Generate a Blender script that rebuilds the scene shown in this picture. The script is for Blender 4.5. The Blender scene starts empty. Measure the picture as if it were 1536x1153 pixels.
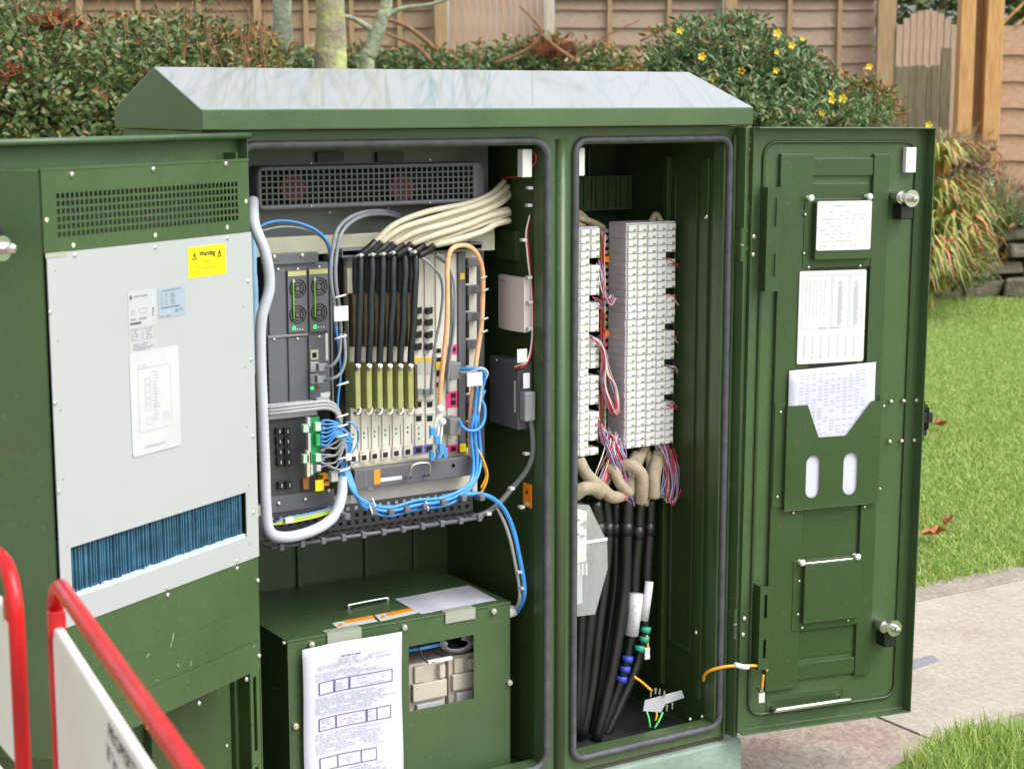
import bpy, math, random
import numpy as np
from mathutils import Vector, Matrix
random.seed(7); rng = np.random.default_rng(11)
S = bpy.context.scene
COL = S.collection
R = math.radians

# ---------------------------------------------------------------- camera
PW, PH, FPX = 1536.0, 1153.0, 2636.17
PITCH, YAW, ROLL = 0.1597, -0.5571, -0.0009
CAM = Vector((-1.3839, -2.9172, 1.5188))
_F = Vector((-math.sin(YAW), math.cos(YAW), 0)); _R = Vector((math.cos(YAW), math.sin(YAW), 0)); _U = Vector((0, 0, 1))
_f = _F*math.cos(PITCH) - _U*math.sin(PITCH); _u = _U*math.cos(PITCH) + _F*math.sin(PITCH)
_r = _R*math.cos(ROLL) + _u*math.sin(ROLL); _u = _u*math.cos(ROLL) - _R*math.sin(ROLL)
cd = bpy.data.cameras.new('camera'); cam = bpy.data.objects.new('camera', cd); COL.objects.link(cam)
cam.matrix_world = Matrix(((_r.x, _u.x, -_f.x, CAM.x), (_r.y, _u.y, -_f.y, CAM.y), (_r.z, _u.z, -_f.z, CAM.z), (0, 0, 0, 1)))
cd.sensor_width = 36; cd.lens = FPX/PW*36; cd.clip_start = 0.05; cd.clip_end = 400
cd.dof.use_dof = True; cd.dof.focus_distance = 3.75; cd.dof.aperture_fstop = 9
S.camera = cam
# ---------------------------------------------------------------- sky, sun, exposure
SUN_EL, SUN_AZ = R(52), R(152)
wd = bpy.data.worlds.new('World'); S.world = wd; wd.use_nodes = True
nt = wd.node_tree; bg = nt.nodes['Background']
sk = nt.nodes.new('ShaderNodeTexSky'); sk.sky_type = 'NISHITA'; sk.sun_disc = False
sk.sun_elevation = SUN_EL; sk.sun_rotation = SUN_AZ; sk.air_density = 1.0; sk.dust_density = 4.0; sk.ozone_density = 1.0
hs = nt.nodes.new('ShaderNodeHueSaturation'); hs.inputs['Saturation'].default_value = 0.22   # overcast: the blue is veiled
nt.links.new(sk.outputs[0], hs.inputs['Color']); nt.links.new(hs.outputs[0], bg.inputs[0]); bg.inputs[1].default_value = 0.15
sd = bpy.data.lights.new('sun', 'SUN'); sd.energy = 0.5; sd.angle = R(35); sd.color = (1, 0.97, 0.92)
so = bpy.data.objects.new('sun', sd); COL.objects.link(so)
_sv = Vector((math.sin(SUN_AZ)*math.cos(SUN_EL), math.cos(SUN_AZ)*math.cos(SUN_EL), math.sin(SUN_EL)))
so.rotation_euler = _sv.to_track_quat('Z', 'Y').to_euler()
S.view_settings.view_transform = 'Standard'; S.view_settings.look = 'None'
S.view_settings.gamma = 1; S.view_settings.use_curve_mapping = False
S.view_settings.exposure = 1.12
S.render.engine = 'CYCLES'

# ---------------------------------------------------------------- frames and mesh builder
class Frame:
    """local x = along, y = away from the viewer's side, z = up"""
    def __init__(s, o, ang=0, tilt=0):
        s.M = Matrix.Translation(Vector(o)) @ Matrix.Rotation(ang, 4, 'Z') @ Matrix.Rotation(tilt, 4, 'Y')
        s.I = s.M.inverted()
        s.c = s.I @ CAM; s.R3 = s.I.to_3x3()
    def ray(s, px, py):
        return s.R3 @ (_f + _r*((px-PW/2)/FPX) - _u*((py-PH/2)/FPX))
    def P(s, px, py, y):                      # point of the plane y=const seen at that place of the photo
        d = s.ray(px, py); t = (y - s.c.y)/d.y; return s.c + d*t
    def PX(s, px, py, x):
        d = s.ray(px, py); t = (x - s.c.x)/d.x; return s.c + d*t
    def PZ(s, px, py, z):
        d = s.ray(px, py); t = (z - s.c.z)/d.z; return s.c + d*t
CAB = Frame((0, 0, 0))
DR = Frame((.995, -0.03, 0), R(-10.5), R(0.45))
DL = Frame((-0.155, -0.04, 0), 0.516)
BG = Frame((CAM.x, CAM.y, 0), YAW)

def catmull(pts, step=6):
    pts = [Vector(p) for p in pts]
    if len(pts) < 3: return pts
    Q = [pts[0]*2-pts[1]] + pts + [pts[-1]*2-pts[-2]]; out = []
    for i in range(1, len(Q)-2):
        a, b, c, d = Q[i-1:i+3]
        for k in range(step):
            t = k/step
            out.append(0.5*((2*b)+(c-a)*t+(2*a-5*b+4*c-d)*t*t+(3*b-a-3*c+d)*t**3))
    return out+[pts[-1]]

class MB:
    def __init__(s, fr=CAB): s.v = []; s.f = []; s.m = []; s.sm = []; s.fr = fr; s.mi = 0
    def add(s, vs, fs, smooth=False):
        n = len(s.v); M = s.fr.M
        s.v += [M @ Vector(p) for p in vs]; s.f += [tuple(n+i for i in f) for f in fs]
        s.m += [s.mi]*len(fs); s.sm += [smooth]*len(fs); return s
    def box(s, x0, x1, y0, y1, z0, z1):
        x0, x1 = min(x0, x1), max(x0, x1); y0, y1 = min(y0, y1), max(y0, y1); z0, z1 = min(z0, z1), max(z0, z1)
        return s.add([(x0,y0,z0),(x1,y0,z0),(x1,y1,z0),(x0,y1,z0),(x0,y0,z1),(x1,y0,z1),(x1,y1,z1),(x0,y1,z1)],
              [(0,3,2,1),(4,5,6,7),(0,1,5,4),(1,2,6,5),(2,3,7,6),(3,0,4,7)])
    def pb(s, px0, py0, px1, py1, y0, y1):    # box whose front (plane y0) has that top-left / bottom-right in the photo
        a = s.fr.P(px0, py0, y0); b = s.fr.P(px1, py1, y0)
        return s.box(a.x, b.x, y0, y1, b.z, a.z)
    def poly(s, pts, y0, y1):                 # prism of an x-z polygon (counter-clockwise seen from -y)
        n = len(pts)
        vs = [(p[0], y0, p[1]) for p in pts]+[(p[0], y1, p[1]) for p in pts]
        fs = [tuple(range(n)), tuple(reversed(range(n, 2*n)))]+[(i, i+n, (i+1)%n+n, (i+1)%n) for i in range(n)]
        return s.add(vs, fs)
    def rrect(s, x0, x1, z0, z1, r, y0, y1, k=4):
        return s.poly(rr(x0, x1, z0, z1, r, k), y0, y1)
    def tube(s, pts, r, n=8, cap=True, smooth=True, r2=None):
        pts = [Vector(p) for p in pts]
        if len(pts) < 2: return s
        vs = []; fs = []; N = len(pts); t0 = (pts[1]-pts[0]).normalized()
        ref = Vector((0, 0, 1)) if abs(t0.z) < .9 else Vector((1, 0, 0)); u = t0.cross(ref).normalized()
        for i, p in enumerate(pts):
            t = (pts[min(i+1, N-1)]-pts[max(i-1, 0)])
            t = t.normalized() if t.length > 1e-9 else t0
            u = (u-t*u.dot(t)); u = u.normalized() if u.length > 1e-6 else t.orthogonal().normalized()
            w = t.cross(u); rad = r if r2 is None else r+(r2-r)*i/(N-1)
            if callable(r): rad = r(i/(N-1))
            for k in range(n):
                a = 2*math.pi*k/n; vs.append(p+(u*math.cos(a)+w*math.sin(a))*rad)
        for i in range(N-1):
            for k in range(n): fs.append((i*n+k, i*n+(k+1)%n, (i+1)*n+(k+1)%n, (i+1)*n+k))
        if cap: fs += [tuple(reversed(range(n))), tuple(range((N-1)*n, N*n))]
        return s.add(vs, fs, smooth)
    def cyl(s, a, b, r, n=14, r2=None):
        return s.tube([a, b], r, n, True, False, r2)
    def ptube(s, pp, r, n=8, step=6):         # pp: (px, py, y) points
        return s.tube(catmull([s.fr.P(*p) for p in pp], step), r, n)
    def dome(s, c, nrm, r, h=None, n=10):
        c = Vector(c); nrm = Vector(nrm).normalized(); h = h or r*.6; u = nrm.orthogonal().normalized(); w = nrm.cross(u); vs = []; fs = []
        L = [(1, 0), (1, .35), (.8, .75), (.4, .97)]
        for q, hh in L:
            for k in range(n):
                a = 2*math.pi*k/n; vs.append(c+(u*math.cos(a)+w*math.sin(a))*r*q+nrm*h*hh)
        vs.append(c+nrm*h)
        for i in range(3):
            for k in range(n): fs.append((i*n+k, i*n+(k+1)%n, (i+1)*n+(k+1)%n, (i+1)*n+k))
        fs += [(3*n+k, 3*n+(k+1)%n, 4*n) for k in range(n)]
        return s.add(vs, fs, True)
    def quad(s, a, b, c, d): return s.add([a, b, c, d], [(0, 1, 2, 3)])
    def build(s, name, mats, parent=None, bevel=0, seg=2, **kw):
        me = bpy.data.meshes.new(name)
        V = np.array([tuple(v) for v in s.v]) if s.v else np.zeros((1, 3))
        c = Vector(((V[:,0].min()+V[:,0].max())/2, (V[:,1].min()+V[:,1].max())/2, V[:,2].min()))
        me.from_pydata([tuple(Vector(v)-c) for v in s.v], [], s.f)
        if not isinstance(mats, (list, tuple)): mats = [mats]
        for m in mats: me.materials.append(m)
        me.polygons.foreach_set('material_index', s.m); me.polygons.foreach_set('use_smooth', s.sm)
        me.update()
        o = bpy.data.objects.new(name, me); COL.objects.link(o); o.location = c; WPOS[o.name] = c.copy()
        if bevel:
            b = o.modifiers.new('bevel', 'BEVEL'); b.width = bevel; b.segments = seg; b.limit_method = 'ANGLE'; b.angle_limit = R(40)
        attach(o, parent); tag(o, **kw); return o
WPOS = {}
def attach(o, parent):
    if parent is not None:
        o.parent = parent; o.matrix_parent_inverse = Matrix.Translation(-WPOS[parent.name])
def tag(o, label=None, cat=None, group=None, kind=None):
    if label: o['label'] = label
    if cat: o['category'] = cat
    if group: o['group'] = group
    if kind: o['kind'] = kind
    return o
def empty(name, loc, **kw):
    o = bpy.data.objects.new(name, None); COL.objects.link(o); o.location = loc; o.empty_display_size = .05
    WPOS[o.name] = Vector(loc); return tag(o, **kw)
def copy_at(src, delta, parent, rot=None, scale=None):    # another piece sharing the mesh
    o = src.copy(); COL.objects.link(o); o.location = src.location+Vector(delta); WPOS[o.name] = o.location.copy()
    if rot is not None: o.rotation_euler = rot
    if scale is not None: o.scale = scale
    o.parent = None; attach(o, parent); return o
def rr(x0, x1, z0, z1, r, k=4):
    x0, x1 = min(x0, x1), max(x0, x1); z0, z1 = min(z0, z1), max(z0, z1); out = []
    for cx, cz, a0 in ((x1-r, z0+r, -90), (x1-r, z1-r, 0), (x0+r, z1-r, 90), (x0+r, z0+r, 180)):
        for i in range(k+1):
            a = R(a0+90*i/k); out.append((cx+r*math.cos(a), cz+r*math.sin(a)))
    return out

# ---------------------------------------------------------------- materials
def mat(name, col, rough=.5, metal=0, var=.06, scale=8, bump=0, bscale=40, coat=0, alpha=1, trans=0, emit=None, stretch=None, spec=.5, col2=None, dirt=0):
    m = bpy.data.materials.new(name); m.use_nodes = True; t = m.node_tree; n = t.nodes; L = t.links
    p = n['Principled BSDF']; p.inputs['Roughness'].default_value = rough; p.inputs['Metallic'].default_value = metal
    p.inputs['Specular IOR Level'].default_value = spec; p.inputs['Coat Weight'].default_value = coat; p.inputs['Coat Roughness'].default_value = .08
    tc = n.new('ShaderNodeTexCoord'); mp = n.new('ShaderNodeMapping'); L.new(tc.outputs['Object'], mp.inputs[0])
    if stretch: mp.inputs['Scale'].default_value = stretch
    nz = n.new('ShaderNodeTexNoise'); nz.inputs['Scale'].default_value = scale; nz.inputs['Detail'].default_value = 6; nz.inputs['Roughness'].default_value = .62
    L.new(mp.outputs[0], nz.inputs['Vector'])
    rp = n.new('ShaderNodeValToRGB'); L.new(nz.outputs['Fac'], rp.inputs[0])
    c2 = col2 or tuple(min(1, c*(1+var)) for c in col); c1 = col if col2 else tuple(c*(1-var) for c in col)
    rp.color_ramp.elements[0].position = .35; rp.color_ramp.elements[1].position = .65
    rp.color_ramp.elements[0].color = (*c1, 1); rp.color_ramp.elements[1].color = (*c2, 1)
    src = rp.outputs[0]
    if dirt:
        n2 = n.new('ShaderNodeTexNoise'); n2.inputs['Scale'].default_value = 90; n2.inputs['Detail'].default_value = 8; L.new(tc.outputs['Object'], n2.inputs['Vector'])
        r2 = n.new('ShaderNodeValToRGB'); r2.color_ramp.elements[0].position = .62; r2.color_ramp.elements[1].position = .78; L.new(n2.outputs['Fac'], r2.inputs[0])
        mm = n.new('ShaderNodeMath'); mm.operation = 'MULTIPLY'; mm.inputs[1].default_value = dirt; L.new(r2.outputs[0], mm.inputs[0])
        mx = n.new('ShaderNodeMix'); mx.data_type = 'RGBA'; L.new(mm.outputs[0], mx.inputs[0]); L.new(src, mx.inputs[6]); mx.inputs[7].default_value = (.28, .27, .2, 1)
        src = mx.outputs[2]
        n3 = n.new('ShaderNodeTexNoise'); n3.inputs['Scale'].default_value = 5; n3.inputs['Detail'].default_value = 5; L.new(tc.outputs['Object'], n3.inputs['Vector'])
        mr = n.new('ShaderNodeMapRange'); mr.inputs[1].default_value = .3; mr.inputs[2].default_value = .7; mr.inputs[3].default_value = max(0, rough-.1); mr.inputs[4].default_value = rough+.14
        L.new(n3.outputs['Fac'], mr.inputs[0]); L.new(mr.outputs[0], p.inputs['Roughness'])
    L.new(src, p.inputs['Base Color'])
    if bump:
        nb = n.new('ShaderNodeTexNoise'); nb.inputs['Scale'].default_value = bscale; nb.inputs['Detail'].default_value = 5; L.new(mp.outputs[0], nb.inputs['Vector'])
        bp = n.new('ShaderNodeBump'); bp.inputs['Strength'].default_value = bump; bp.inputs['Distance'].default_value = .01; L.new(nb.outputs['Fac'], bp.inputs['Height']); L.new(bp.outputs[0], p.inputs['Normal'])
    if alpha < 1: p.inputs['Alpha'].default_value = alpha
    if trans: p.inputs['Transmission Weight'].default_value = trans
    if emit: p.inputs['Emission Color'].default_value = (*emit[:3], 1); p.inputs['Emission Strength'].default_value = emit[3]
    return m
def leafmat(name, cols, rough=.45, trans=.15):
    m = bpy.data.materials.new(name); m.use_nodes = True; t = m.node_tree; n = t.nodes; L = t.links; p = n['Principled BSDF']
    g = n.new('ShaderNodeNewGeometry'); rp = n.new('ShaderNodeValToRGB'); rp.color_ramp.interpolation = 'LINEAR'
    L.new(g.outputs['Random Per Island'], rp.inputs[0]); e = rp.color_ramp.elements
    for i, (pos, c) in enumerate(cols):
        q = e[i] if i < 2 else e.new(pos); q.position = pos; q.color = (*c, 1)
    L.new(rp.outputs[0], p.inputs['Base Color']); p.inputs['Roughness'].default_value = rough
    p.inputs['Subsurface Weight'].default_value = 0
    tr = n.new('ShaderNodeBsdfTranslucent'); L.new(rp.outputs[0], tr.inputs[0]); mx = n.new('ShaderNodeMixShader'); mx.inputs[0].default_value = trans
    L.new(p.outputs[0], mx.inputs[1]); L.new(tr.outputs[0], mx.inputs[2]); L.new(mx.outputs[0], n['Material Output'].inputs[0])
    return m
GREEN_SHADED = mat('green_paint_shaded', (.032, .064, .020), .36, var=.10, scale=3, bump=.05, bscale=260, dirt=.16)  # darker copy of the cabinet green, interior shade put into the colour
GREEN_LIT = mat('green_paint_lit', (.053, .096, .038), .32, var=.15, scale=3, bump=.05, bscale=200, dirt=.2)  # same green again, lightened for the lit doors and outer faces
GASK = mat('gasket_rubber', (.065, .069, .078), .55, var=.25, scale=30, bump=.15, bscale=120)
DGREY = mat('dark_grey_metal', (.115, .118, .135), .42, var=.08, scale=10, bump=.04, bscale=200)
BACKP = mat('grey_back_plate', (.12, .13, .125), .4, var=.1, scale=5)
MGREY = mat('mid_grey_plastic', (.22, .225, .24), .45, var=.08)
LGREY = mat('light_grey_plastic', (.45, .46, .48), .45, var=.06)
WPANEL = mat('white_panel_paint', (.385, .405, .42), .35, var=.025, scale=3, bump=.02, bscale=200)
WHITE = mat('white_plastic', (.68, .68, .67), .4, var=.04)
PAPER = mat('white_paper', (.54, .56, .65), .6, var=.02, scale=6, bump=.06, bscale=10)
LABEL = mat('label_plate', (.60, .62, .62), .35, var=.02)
BLUELAB = mat('pale_blue_label', (.31, .38, .46), .4, var=.03)
PINKW = mat('pinkish_white_plastic', (.62, .54, .52), .4, var=.03)
CREAM = mat('cream_zinc', (.50, .50, .38), .42, metal=0, var=.12, scale=12)
CARD = mat('card_face', (.64, .62, .55), .45, var=.06, scale=25)
STEEL = mat('bright_steel', (.62, .62, .60), .25, metal=1, var=.05)
SCREW = mat('zinc_screw', (.68, .66, .58), .3, metal=.75, var=.1, scale=200)
BLACK = mat('black_plastic', (.012, .012, .014), .4, var=.2)
HOLE = mat('dark_void', (.006, .007, .007), .9, var=.1)
BLKCAB = mat('black_cable_sheath', (.014, .020, .024), .35, var=.3, scale=60, bump=.1, bscale=60)
CRMCAB = mat('cream_cable_sheath', (.55, .50, .38), .45, var=.06, scale=30)
BEIGE = mat('beige_braided_sleeve', (.36, .30, .21), .7, var=.12, scale=50, bump=.3, bscale=300)
OLIVE = mat('olive_plug_housing', (.30, .31, .11), .45, var=.12, scale=40)
OLIVED = mat('dark_olive_plug', (.085, .06, .03), .5, var=.3, scale=40)
ORANGE = mat('orange_fibre_sheath', (.78, .42, .22), .45, var=.15, scale=60)
YORANGE = mat('yellow_orange_wire', (.85, .38, .02), .4, var=.08)
BLUE = mat('blue_cable_sheath', (.05, .27, .68), .35, var=.12, scale=30)
GCAB = mat('grey_cable_sheath', (.23, .25, .28), .4, var=.12, scale=30)
CONDUIT = mat('pale_corrugated_conduit', (.47, .50, .56), .4, var=.06, scale=20)
LBCOND = mat('pale_blue_conduit', (.30, .50, .72), .4, var=.06, scale=20)
YEL = mat('yellow_label', (.82, .70, .005), .4, var=.02)
YEL2 = mat('amber_label', (.75, .50, .02), .4, var=.04)
ORLAB = mat('orange_label', (.90, .28, .01), .4, var=.03)
PINK = mat('pink_label', (.80, .05, .20), .4, var=.05)
PURP = mat('purple_label', (.12, .10, .42), .4, var=.05)
INK = mat('ink_black', (.02, .02, .03), .6, var=.1)
INKG = mat('ink_grey', (.23, .25, .30), .6, var=.15, scale=200)
INKL = mat('ink_pale_grey', (.40, .41, .46), .6, var=.1, scale=200)
INKB = mat('ink_violet', (.10, .09, .22), .6, var=.2, scale=100)
INKY = mat('ink_on_yellow', (.54, .43, .01), .6, var=.1)
RED = mat('red_wire', (.62, .02, .02), .4, var=.1)
PCB = mat('green_board', (.02, .33, .10), .4, var=.15, scale=50)
PALEG = mat('pale_green_plastic', (.40, .62, .45), .4, var=.1)
LEDG = mat('lit_green_led', (.02, .8, .15), .4, emit=(.02, 1, .10, 1.2))
LEDBAR = mat('lime_bar', (.22, .55, .04), .4, var=.05)
TERM = mat('terminal_white', (.80, .81, .81), .38, var=.05, scale=60)
TERMG = mat('terminal_brass_mark', (.36, .35, .18), .4, var=.2, scale=200)
TERMV = mat('terminal_side_grey', (.66, .62, .67), .45, var=.06, scale=60)
CLEAR = mat('clear_cover', (.80, .84, .82), .12, var=.02, alpha=.20, coat=.4)
TABG = mat('grey_green_tab', (.30, .33, .27), .45, var=.05)
BEIGEB = mat('beige_battery_case', (.50, .46, .38), .5, var=.06)
REDP = mat('red_barrier_paint', (.50, .004, .007), .34, var=.22, scale=9, bump=.12, bscale=60, dirt=.15)
WBOARD = mat('white_barrier_board', (.74, .72, .70), .45, var=.05, scale=6, bump=.05, bscale=20)
FILT = mat('blue_filter_fins', (.045, .15, .235), .6, var=.35, scale=30)
FILTF = mat('blue_foam', (.55, .72, .90), .8, var=.2, scale=80)
FANRED = mat('red_fan_part', (.20, .018, .022), .5, var=.3, scale=20)
GBAND = mat('green_band', (.02, .33, .20), .5, var=.1)
BBAND = mat('blue_band', (.03, .06, .42), .5, var=.1)
LIME = mat('lime_wire', (.10, .75, .15), .4, var=.1)
PLINTH = mat('weathered_plinth', (.15, .24, .19), .55, col2=(.26, .34, .29), scale=9, bump=.25, bscale=60, dirt=.5)

# roof paint: sky sheen and branch reflections painted into the colour, with water streaks
def roofmat():
    m = bpy.data.materials.new('roof_paint_reflections'); m.use_nodes = True; t = m.node_tree; n = t.nodes; L = t.links; p = n['Principled BSDF']
    tc = n.new('ShaderNodeTexCoord'); mp = n.new('ShaderNodeMapping'); mp.inputs['Scale'].default_value = (17, 2.6, 2.6); mr_ = n.new('ShaderNodeMapping'); mr_.inputs['Rotation'].default_value = (0, 0, R(32)); L.new(tc.outputs['Object'], mr_.inputs[0]); L.new(mr_.outputs[0], mp.inputs[0])
    def ridge(sc, dist, seed):
        m2 = n.new('ShaderNodeMapping'); m2.inputs['Location'].default_value = (seed, seed*2, 0); L.new(mp.outputs[0], m2.inputs[0])
        nz = n.new('ShaderNodeTexNoise'); nz.inputs['Scale'].default_value = sc; nz.inputs['Detail'].default_value = .6; nz.inputs['Distortion'].default_value = dist; L.new(m2.outputs[0], nz.inputs[0])
        rp = n.new('ShaderNodeValToRGB'); L.new(nz.outputs['Fac'], rp.inputs[0]); e = rp.color_ramp.elements
        e[0].position = .455; e[0].color = (0, 0, 0, 1); e[1].position = .50; e[1].color = (1, 1, 1, 1); q = e.new(.545); q.color = (0, 0, 0, 1); return rp.outputs[0]
    a = ridge(.75, 1.0, 0); b_ = ridge(1.7, 1.2, 5)
    big = n.new('ShaderNodeTexNoise'); big.inputs['Scale'].default_value = 1.6; L.new(tc.outputs['Object'], big.inputs[0])
    mm = n.new('ShaderNodeMath'); mm.operation = 'MULTIPLY_ADD'; L.new(b_, mm.inputs[0]); mm.inputs[1].default_value = .45; L.new(a, mm.inputs[2])
    m3 = n.new('ShaderNodeMath'); m3.operation = 'MULTIPLY'; m3.use_clamp = True; L.new(mm.outputs[0], m3.inputs[0]); L.new(big.outputs['Fac'], m3.inputs[1])
    mx = n.new('ShaderNodeMix'); mx.data_type = 'RGBA'; L.new(m3.outputs[0], mx.inputs[0]); mx.inputs[6].default_value = (.31, .33, .325, 1); mx.inputs[7].default_value = (.17, .255, .28, 1)
    L.new(mx.outputs[2], p.inputs['Base Color']); p.inputs['Roughness'].default_value = .25; p.inputs['Coat Weight'].default_value = 1; p.inputs['Coat Roughness'].default_value = .03; p.inputs['Coat IOR'].default_value = 1.7
    return m
ROOFM = roofmat()

# ---------------------------------------------------------------- ground
def gmat(name, cols, scale, bump, bscale, rough=.8, fine=45):
    m = bpy.data.materials.new(name); m.use_nodes = True; t = m.node_tree; n = t.nodes; L = t.links; p = n['Principled BSDF']; p.inputs['Roughness'].default_value = rough
    tc = n.new('ShaderNodeTexCoord'); nz = n.new('ShaderNodeTexNoise'); nz.inputs['Scale'].default_value = scale; nz.inputs['Detail'].default_value = 8; nz.inputs['Roughness'].default_value = .65; L.new(tc.outputs['Object'], nz.inputs['Vector'])
    rp = n.new('ShaderNodeValToRGB'); L.new(nz.outputs['Fac'], rp.inputs[0]); e = rp.color_ramp.elements
    for i, (pos, c) in enumerate(cols):
        q = e[i] if i < 2 else e.new(pos); q.position = pos; q.color = (*c, 1)
    n2 = n.new('ShaderNodeTexNoise'); n2.inputs['Scale'].default_value = fine; n2.inputs['Detail'].default_value = 6; L.new(tc.outputs['Object'], n2.inputs['Vector'])
    mr = n.new('ShaderNodeMapRange'); mr.inputs[1].default_value = .25; mr.inputs[2].default_value = .75; mr.inputs[3].default_value = .86; mr.inputs[4].default_value = 1.13; L.new(n2.outputs['Fac'], mr.inputs[0])
    vm = n.new('ShaderNodeVectorMath'); vm.operation = 'SCALE'; L.new(rp.outputs[0], vm.inputs[0]); L.new(mr.outputs[0], vm.inputs['Scale']); L.new(vm.outputs[0], p.inputs['Base Color'])
    bp = n.new('ShaderNodeBump'); bp.inputs['Strength'].default_value = bump; bp.inputs['Distance'].default_value = .02
    n3 = n.new('ShaderNodeTexNoise'); n3.inputs['Scale'].default_value = bscale; n3.inputs['Detail'].default_value = 8; L.new(tc.outputs['Object'], n3.inputs['Vector']); L.new(n3.outputs['Fac'], bp.inputs['Height']); L.new(bp.outputs[0], p.inputs['Normal'])
    return m
LAWN = gmat('lawn_soil', [(.3, (.13, .21, .03)), (.7, (.20, .31, .055))], 3, .6, 60)
CONC = gmat('pale_concrete', [(.3, (.34, .29, .235)), (.5, (.41, .36, .305)), (.75, (.48, .43, .375))], 2.2, .25, 70)
FLAG = gmat('worn_paving', [(.25, (.22, .16, .13)), (.45, (.38, .32, .27)), (.62, (.30, .21, .17)), (.8, (.44, .39, .33))], 5, .5, 50)
KERB = gmat('kerb_concrete', [(.3, (.25, .21, .17)), (.7, (.38, .33, .28))], 6, .5, 60)
SOIL = gmat('garden_soil', [(.3, (.05, .035, .02)), (.7, (.12, .09, .05))], 6, .8, 30)
STONE = gmat('garden_stone', [(.3, (.09, .08, .05)), (.5, (.21, .18, .13)), (.7, (.14, .14, .08))], 5, .9, 25)
SLATE = gmat('slate_patch', [(.3, (.20, .21, .24)), (.7, (.28, .29, .32))], 12, .3, 60)

g = MB(); g.quad((-160, -160, -.02), (160, -160, -.02), (160, 160, -.02), (-160, 160, -.02)); g.build('ground', LAWN, kind='structure')
g = MB(); g.box(-60, 60, 1.0, 60, -.3, 0.0); g.build('lawn', LAWN, kind='structure')
# path: pale concrete between kerbs, worn paving under the cabinet
g = MB(); g.box(1.62, 30, .0, .86, -.2, .0); g.build('path', CONC, kind='structure')
g = MB(); g.box(-8, 1.616, -6, .86, -.2, -.004); g.build('pavement', FLAG, kind='structure')
kerb0 = None
for i in range(26):
    x = -8+i*.92
    if kerb0 is None:
        k = MB(); k.box(x, x+.912, .866, .994, -.2, .006); kerb0 = k.build('kerb_stone', KERB, bevel=.006, kind='structure'); KR = empty('path_edging', (0, .93, 0), kind='structure'); attach(kerb0, KR); del kerb0['kind']
    else: copy_at(kerb0, (i*.92, random.uniform(-.004, .004), random.uniform(-.003, .003)), KR)
# near grass verge
ve = [(1.30, -.20), (1.38, -.12), (1.52, -.08), (1.75, -.10), (2.1, -.12), (30, -.12), (30, -6), (1.30, -6), (1.26, -.6)]
g = MB(); g.add([(x, y, .012) for x, y in ve]+[(x, y, -.2) for x, y in ve], [tuple(reversed(range(len(ve))))]+[(i, (i+1)%len(ve), (i+1)%len(ve)+len(ve), i+len(ve)) for i in range(len(ve))])
g.build('grass_verge', LAWN, kind='structure')
g = MB(); a = [CAB.PZ(x, y, .004) for x, y in ((1368, 1002), (1370, 989), (1398, 982), (1408, 990))]
g.add([(p.x, p.y, .005) for p in a]+[(p.x, p.y, -.02) for p in a], [(0, 3, 2, 1), (0, 1, 5, 4), (1, 2, 6, 5), (2, 3, 7, 6), (3, 0, 4, 7)]); g.build('slate_inset', SLATE, kind='structure')

# grass blades
def blades(name, P, h, mat_, wd=.004, lean=.5, label=None):
    n = len(P); a = rng.uniform(0, 2*np.pi, n); hh = h*rng.uniform(.5, 1.25, n); l = rng.uniform(.05, lean, n)*hh
    dx, dy = np.cos(a), np.sin(a); b = rng.uniform(0, 2*np.pi, n); wx, wy = np.cos(b)*wd/2, np.sin(b)*wd/2
    V = np.zeros((n, 5, 3))
    V[:,0] = P+np.c_[wx, wy, np.zeros(n)]; V[:,1] = P-np.c_[wx, wy, np.zeros(n)]
    mid = P+np.c_[dx*l*.35, dy*l*.35, hh*.6]
    V[:,2] = mid-np.c_[wx, wy, np.zeros(n)]*.8; V[:,3] = mid+np.c_[wx, wy, np.zeros(n)]*.8; V[:,4] = P+np.c_[dx*l, dy*l, hh]
    idx = np.arange(n)[:,None]*5
    q = np.concatenate([idx+0, idx+1, idx+2, idx+3], 1); t = np.concatenate([idx+3, idx+2, idx+4], 1)
    return rawmesh(name, V.reshape(-1, 3), [q, t], mat_, label)
def rawmesh(name, V, polys, mat_, label=None, kind='stuff', parent=None, cat=None):
    loops = np.concatenate([p.ravel() for p in polys]); sizes = np.concatenate([np.full(len(p), p.shape[1]) for p in polys])
    starts = np.concatenate([[0], np.cumsum(sizes)[:-1]])
    me = bpy.data.meshes.new(name); me.vertices.add(len(V)); c = np.array([V[:,0].mean(), V[:,1].mean(), V[:,2].min()])
    me.vertices.foreach_set('co', (V-c).ravel()); me.loops.add(len(loops)); me.loops.foreach_set('vertex_index', loops.astype(np.int32))
    me.polygons.add(len(sizes)); me.polygons.foreach_set('loop_start', starts.astype(np.int32)); me.polygons.foreach_set('loop_total', sizes.astype(np.int32))
    me.update(calc_edges=True); me.validate(); me.materials.append(mat_)
    o = bpy.data.objects.new(name, me); COL.objects.link(o); o.location = Vector(c); WPOS[o.name] = Vector(c); attach(o, parent)
    return tag(o, label=label, kind=kind, cat=cat)
GRASS = leafmat('grass_blade', [(0, (.23, .35, .055)), (.45, (.34, .49, .11)), (.85, (.46, .58, .19)), (1, (.58, .55, .26))], .5, .35)
def pts_bg(pxa, pxb, w0, w1, n, powr=1.0):
    w = w0+(w1-w0)*rng.uniform(0, 1, n)**powr; px = rng.uniform(pxa, pxb, n); u = (px-PW/2)/FPX*w
    M = np.array(BG.M); P = np.c_[u, w, np.zeros(n), np.ones(n)] @ M.T; return P[:, :3]
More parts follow.
